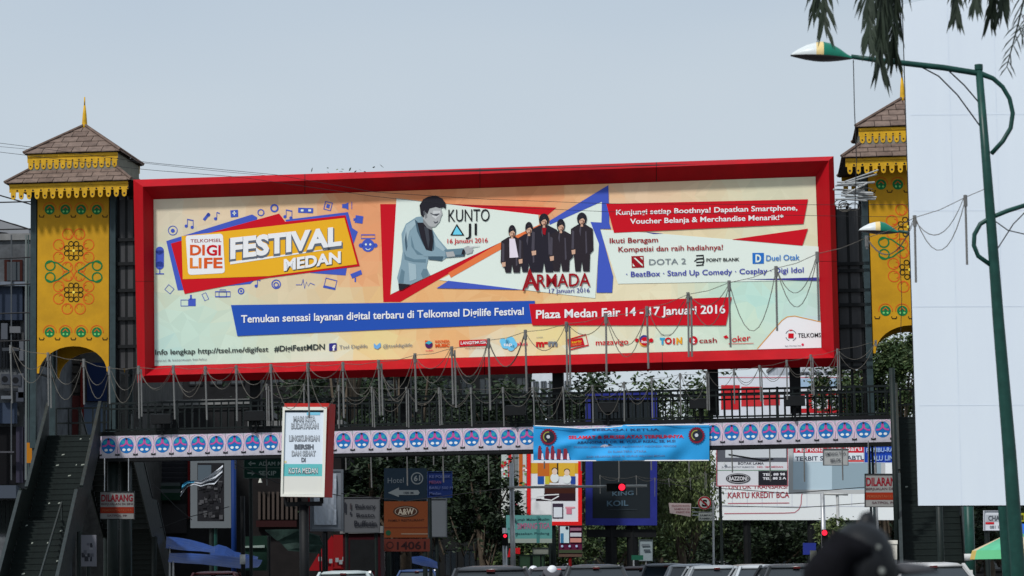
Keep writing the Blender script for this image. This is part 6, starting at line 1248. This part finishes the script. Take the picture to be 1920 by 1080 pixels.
# ---------------------------------------------------------------- vehicles
def car(px, ytop, Y, col, label, kind='mpv', flip=False, group='cars waiting at the lights'):
    a = P(px, 1062, Y); H = P(px, ytop, Y).z; H = max(1.42, min(2.1, H)); a.z = 0; t = thing('car', label, 'car', a, group); Wd = .86; L_ = 4.3
    s = -1 if flip else 1
    def q(x, y, z): return a + V((x, y * s + 2.1, z))       # y from the rear bumper forward
    prof = [(-2.1, .35), (-2.15, .75), (-2.05, 1.0), (-1.95, 1.02), (1.0, .98), (1.9, .82), (2.12, .6), (2.12, .35)]
    mb = MB(); n = len(prof)
    secs = []
    for x, k in ((-Wd, .96), (-Wd * .97, 1), (Wd * .97, 1), (Wd, .96)): secs.append([q(x, y * k, z if abs(x) < Wd else lerp(.62, z, .86)) for y, z in prof])
    for sc_ in secs: mb.v += [tuple(p) for p in sc_]
    for i in range(3):
        for j in range(n - 1): mb.f.append((i * n + j, i * n + j + 1, (i + 1) * n + j + 1, (i + 1) * n + j)); mb.m.append(0)
    mb.f += [tuple(range(n)), tuple(reversed(range(3 * n, 4 * n)))]; mb.m += [0, 0]; mb.f.append((0, n, 2 * n, 3 * n)); mb.m.append(0)
    pm = mat('car_' + '_'.join('%d' % int(c * 100) for c in col), col, .28, noise=.04, scale=2, spec=.6); mb.build('body', pm, t)
    # cabin: roof and pillars with glass behind
    rb, rf_ = (-1.9, .35) if kind == 'mpv' else (-1.35, .25)
    bb0, bf = (-2.02, 1.05) if kind == 'mpv' else (-1.8, .95)
    rw = Wd * .74; zr = H; zb = 1.0
    lo = [q(-Wd * .96, bb0, zb), q(Wd * .96, bb0, zb), q(Wd * .96, bf, zb), q(-Wd * .96, bf, zb)]; hi = [q(-rw, rb, zr - .07), q(rw, rb, zr - .07), q(rw, rf_, zr - .07), q(-rw, rf_, zr - .07)]
    mb = MB(); mb.hexa([lo[0], lo[1], lo[2], lo[3], hi[0], hi[1], hi[2], hi[3]]); mb.build('windows', mat('car_glass', (.02, .026, .03), .06, spec=.9), t)
    mb = MB(); r1 = [(x, y, z) for x, y, z in ((-rw - .03, rb - .06, zr - .08), (rw + .03, rb - .06, zr - .08), (rw + .03, rf_ + .05, zr - .08), (-rw - .03, rf_ + .05, zr - .08))]; r2 = [(-rw * .84, rb + .04, zr - .01), (rw * .84, rb + .04, zr - .01), (rw * .84, rf_ - .12, zr - .01), (-rw * .84, rf_ - .12, zr - .01)]
    cm = (r2[0][1] + r2[2][1]) / 2; r3 = [(-rw * .5, rb + .3, zr + .015), (rw * .5, rb + .3, zr + .015), (rw * .5, rf_ - .35, zr + .015), (-rw * .5, rf_ - .35, zr + .015)]
    mb.add([q(*p) for p in r1 + r2 + r3], [(0, 1, 5, 4), (1, 2, 6, 5), (2, 3, 7, 6), (3, 0, 4, 7), (4, 5, 9, 8), (5, 6, 10, 9), (6, 7, 11, 10), (7, 4, 8, 11), (8, 9, 10, 11), (3, 2, 1, 0)]); mb.build('roof', pm, t, True)
    mb = MB()
    for i in range(4): mb.beam(lo[i], hi[i] + Z * .03, .07, .07)
    for sx in (0, 1): m_ = lo[sx].lerp(lo[3 - sx], .5), hi[sx].lerp(hi[3 - sx], .5); mb.beam(m_[0], m_[1], .06, .06)
    mb.build('pillars', pm, t)
    for sx in (-1, 1):
        for y in (-1.35, 1.3):
            mb = MB(); c = q(sx * (Wd - .1), y, .32); mb.lathe(c, [(.31, -.1), (.32, -.08), (.32, .08), (.31, .1)], 16, axis=V((1, 0, 0))); wh = mb.build('wheel', rubber, t); mb = MB(); mb.lathe(c + V((sx * .09, 0, 0)), [(.2, 0), (.19, sx * .02)], 12, axis=V((1, 0, 0))); mb.build('rim', chrome, wh)
        mb = MB(); mb.box((0, 0, 0), (.2, .05, .22)); mb.v = [tuple(q(sx * (Wd - .14) - .1 + v[0], -2.16 + v[1], .72 + v[2])) for v in mb.v]; mb.build('tail_light', mat('tail_red', (.4, .01, .01), .3), t)
        mb = MB(); mb.box((0, 0, 0), (.22, .05, .14)); mb.v = [tuple(q(sx * (Wd - .2) - .1 + v[0], 2.08 + v[1], .62 + v[2])) for v in mb.v]; mb.build('headlight', mat('lamp_clear', (.6, .6, .6), .15), t)
        mb = MB(); mb.box((0, 0, 0), (.14, .1, .12)); mb.v = [tuple(q(sx * (Wd + .07) - .07 + v[0], .75 + v[1], 1.0 + v[2])) for v in mb.v]; mb.build('mirror', pm, t)
    mb = MB(); mb.add([q(-.22, -2.17, .55), q(.22, -2.17, .55), q(.22, -2.17, .68), q(-.22, -2.17, .68)], [(0, 1, 2, 3)]); mb.build('number_plate', black_steel, t)
    mb = MB(); bw_ = .34 if 'high brake' in label else .16; mb.box((0, 0, 0), (bw_, .05, .045)); mb.v = [tuple(q(-bw_ / 2 + v[0], rb - .1 + v[1], zr - .1 + v[2])) for v in mb.v]; mb.build('brake_light', mat('brake_red', (.5, .02, .02), .3, emit=(1, .03, .03), es=.6) if bw_ > .3 else mat('brake_off', (.08, .01, .01), .3), t)
CARS = [(920, 1062, 48, (.03, .032, .036), 'charcoal car straight below the leafy tree, nearest in the middle lane', 'mpv'), (1040, 1063, 70, (.10, .10, .11), 'dark grey car with a red high brake light under the teal banner', 'mpv'), (1118, 1059, 64, (.05, .055, .06), 'dark car under the blue framed billboard', 'mpv'),
        (1205, 1064, 80, (.05, .016, .014), 'maroon car right of the blue framed billboard posts', 'sedan'), (1250, 1057, 80, (.07, .08, .09), 'slate blue van like car below the weeping tree', 'mpv'), (1300, 1058, 78, (.45, .47, .49), 'white car with pale roof below the no stopping sign', 'mpv'), (1345, 1061, 70, (.34, .37, .39), 'silver car right of the white one', 'mpv'),
        (1415, 1071, 90, (.22, .20, .18), 'brown grey saloon under the wide white billboard', 'sedan'), (1440, 1069, 66, (.42, .45, .47), 'pale silver car nearest under the wide white billboard', 'sedan'), (1495, 1058, 62, (.035, .04, .045), 'black car left of the blurred rider', 'mpv'), (640, 1071, 70, (.42, .48, .48), 'white car roof below the red kiosk', 'sedan'),
        (780, 1068, 100, (.03, .06, .16), 'dark blue car under the phone number sign', 'sedan'), (395, 1072, 82, (.16, .03, .03), 'dull red car roof under the blue tarpaulins', 'sedan'), (1760, 1070, 54, (.5, .5, .5), 'silver car partly below the right staircase', 'sedan'), (1385, 1052, 120, (.55, .55, .56), 'farthest white van in the right lanes', 'mpv')]
for px, yt, Y, c, l, k in CARS: car(px, yt, Y, c, l, k)

# ---------------------------------------------------------------- rider in front
def skin(verts, edges, radii, name, m, parent, off):
    me = bpy.data.meshes.new('tmp'); me.from_pydata([tuple(v) for v in verts], edges, []); o = bpy.data.objects.new('tmp', me); COL.objects.link(o)
    md = o.modifiers.new('s', 'SKIN'); sv = me.skin_vertices[0].data
    for i, r in enumerate(radii): sv[i].radius = (r, r); sv[i].use_root = (i == 0)
    ms = o.modifiers.new('u', 'SUBSURF'); ms.levels = 2; ms.render_levels = 2
    dg = bpy.context.evaluated_depsgraph_get(); m2 = bpy.data.meshes.new_from_object(o.evaluated_get(dg)); bpy.data.objects.remove(o)
    m2.name = name; m2.materials.clear(); m2.materials.append(m); m2.polygons.foreach_set('use_smooth', [True] * len(m2.polygons)); q = bpy.data.objects.new(name, m2); COL.objects.link(q); q.parent = parent; WL[q.name] = wl(parent); return q
def rider(pos, helm, jac, label, lbm, hs=1.0):
    mt = thing('motorcycle', lbm, 'motorcycle', pos, 'motorcycles in the road')
    def q(x, y, z): return V(pos) + V((x, y, z))
    for y in (-.62, .62):
        mb = MB(); mb.lathe(q(-.05, y, .29), [(.23, 0), (.29, .01), (.29, .09), (.23, .1)], 20, axis=V((1, 0, 0))); wh = mb.build('wheel', rubber, mt, True); mb = MB(); mb.lathe(q(-.03, y, .29), [(.21, 0), (.21, .06)], 16, axis=V((1, 0, 0))); mb.build('rim', chrome, wh)
    mb = MB(); mb.tube([q(0, -.75, .78), q(0, -.35, .72), q(0, 0, .62), q(0, .3, .45), q(0, .42, .7)], [.1, .15, .13, .12, .1], 10); mb.build('body', mat('moto_black', (.02, .02, .025), .3, spec=.6), mt, True)
    mb = MB(); mb.tube([q(0, -.75, .86), q(0, -.4, .84), q(0, -.02, .8)], [.09, .13, .1], 10); mb.build('seat', rubber, mt, True)
    mb = MB(); mb.tube([q(0, .62, .3), q(0, .5, .75), q(0, .42, .98)], .035, 8); mb.build('fork', chrome, mt)
    mb = MB(); mb.tube([q(-.34, .28, 1.02), q(-.2, .38, 1.0), q(.2, .38, 1.0), q(.34, .28, 1.02)], .016, 8); mb.build('handlebar', black_steel, mt)
    for s_ in (-1, 1): mb = MB(); mb.tube([q(s_ * .22, .38, 1.0), q(s_ * .3, .4, 1.15)], .008, 6); mb.lathe(q(s_ * .32, .4, 1.18), [(.05, 0), (.06, .01), (.05, .025)], 12, axis=V((0, 1, 0))); mb.build('mirror', black_steel, mt)
    mb = MB(); mb.box((-.06, -.84, .7), (.06, -.8, .78)); mb.v = [tuple(V(pos) + V(v)) for v in mb.v]; mb.build('tail_light', mat('tail_red', (.4, .01, .01), .3), mt)
    pt = thing('person', label, 'person', V(pos) + V((0, -.25, 0)))
    V_ = [(0, -.3, .9), (0, -.28, 1.1), (0, -.22, 1.32), (0, -.17, 1.42 * hs), (-.19, -.2, 1.32), (-.27, -.02, 1.1), (-.3, .24, 1.03), (.19, -.2, 1.32), (.27, -.02, 1.1), (.3, .24, 1.03), (-.13, -.22, .86), (-.19, .2, .82), (-.17, .1, .38), (-.17, .24, .32), (.13, -.22, .86), (.19, .2, .82), (.17, .1, .38), (.17, .24, .32)]
    E = [(0, 1), (1, 2), (2, 3), (2, 4), (4, 5), (5, 6), (2, 7), (7, 8), (8, 9), (0, 10), (10, 11), (11, 12), (12, 13), (0, 14), (14, 15), (15, 16), (16, 17)]
    rad = [.16, .15, .16, .06, .09, .055, .04, .09, .055, .04, .11, .08, .05, .045, .11, .08, .05, .045]
    sk = skin([V(p) + V((0, .25, 0)) for p in V_], E, rad, 'body', jac, pt, None)
    zc = 1.56 * hs; mb = MB(); mb.lathe(q(0, -.15, zc), [(.001, -.14), (.11, -.13), (.135, -.06), (.142, 0), (.132, .06), (.10, .11), (.055, .14), (.001, .15)], 20, cap=False); mb.v = [((v[0] - pos[0]) * 1.0 + pos[0], (v[1] - pos[1] + .15) * 1.12 + pos[1] - .15, v[2]) for v in mb.v]; h = mb.build('helmet', helm, pt, True)
    mb = MB(); mb.lathe(q(0, -.15, zc - .03), [(.146, -.035), (.15, 0), (.146, .035)], 20, cap=False); mb.build('helmet_band', black_steel, h, True)
    mb = MB(); mb.tube([q(-.12, -.02, zc + .02), q(0, .06, zc + .03), q(.12, -.02, zc + .02)], .02, 6); mb.build('visor', glass, h)
    if hs > .94:
        mb = MB()
        for a_, b_, r_ in ((-.02, .045, .012), (.06, -.02, .012), (.05, .06, .008)): mb.lathe(q(a_, -.305, zc + b_), [(.001, .004), (r_, .002), (r_, -.01)], 8, axis=V((0, -1, 0)))
        mb.build('highlight_speck', ink(120, 124, 120), h)  # pale specks painted on as highlights of the helmet
        h.scale = (.86, .9, 1); h.location.x += 0
        mb = MB(); mb.tube([q(-.14, -.24, zc - .14), q(-.13, -.26, zc - .03), q(-.07, -.27, zc + .06), q(.02, -.27, zc + .04)], [.08, .085, .07, .03], 10); mb.build('hood', jac, pt, True)
        mb = MB(); mb.tube([q(-.24, -.2, zc - .2), q(-.2, -.2, zc - .10), q(-.1, -.2, zc - .12)], [.06, .06, .05], 10); mb.build('collar', jac, pt, True)
        mb = MB(); mb.tube([q(.04, -.05, zc + .11), q(.05, -.02, zc + .165), q(.045, -.02, zc + .185)], [.05, .035, .02], 8); mb.build('helmet_vent', helm, h, True)
        mb = MB(); mb.lathe(q(.20, .05, zc - .02), [(.001, .03), (.09, .02), (.15, -.01), (.001, -.02)], 16, cap=False); mb.build('helmet_peak', mat('peak_grey', (.05, .05, .055), .6), h, True)
rp_ = P(1603, 1062, 9.0); rider((rp_.x, rp_.y, 0), mat('helmet_black', (.009, .010, .012), .5, noise=.6, scale=12, spec=.2), mat('jacket_black', (.006, .006, .008), .9, noise=.5, scale=14, spec=.08), 'person in a black helmet and dark jacket on a motorcycle, blurred close to the camera', 'black motorcycle ridden close to the camera at the lower right', .951)
for x, Y, lab, lm_ in ((1000, 72, 'person in a white helmet on a motorcycle between the two middle cars', 'motorcycle left of the car with the red high brake light'), (1035, 69, 'person in a white helmet right behind the dark grey car', 'motorcycle behind the dark grey car in the middle lane')):
    a = P(x, 1062, Y); rider((a.x, a.y, 0), mat('helmet_white', (.7, .72, .76), .3), mat('jacket_grey', (.07, .07, .08), .8), lab, lm_, .87)
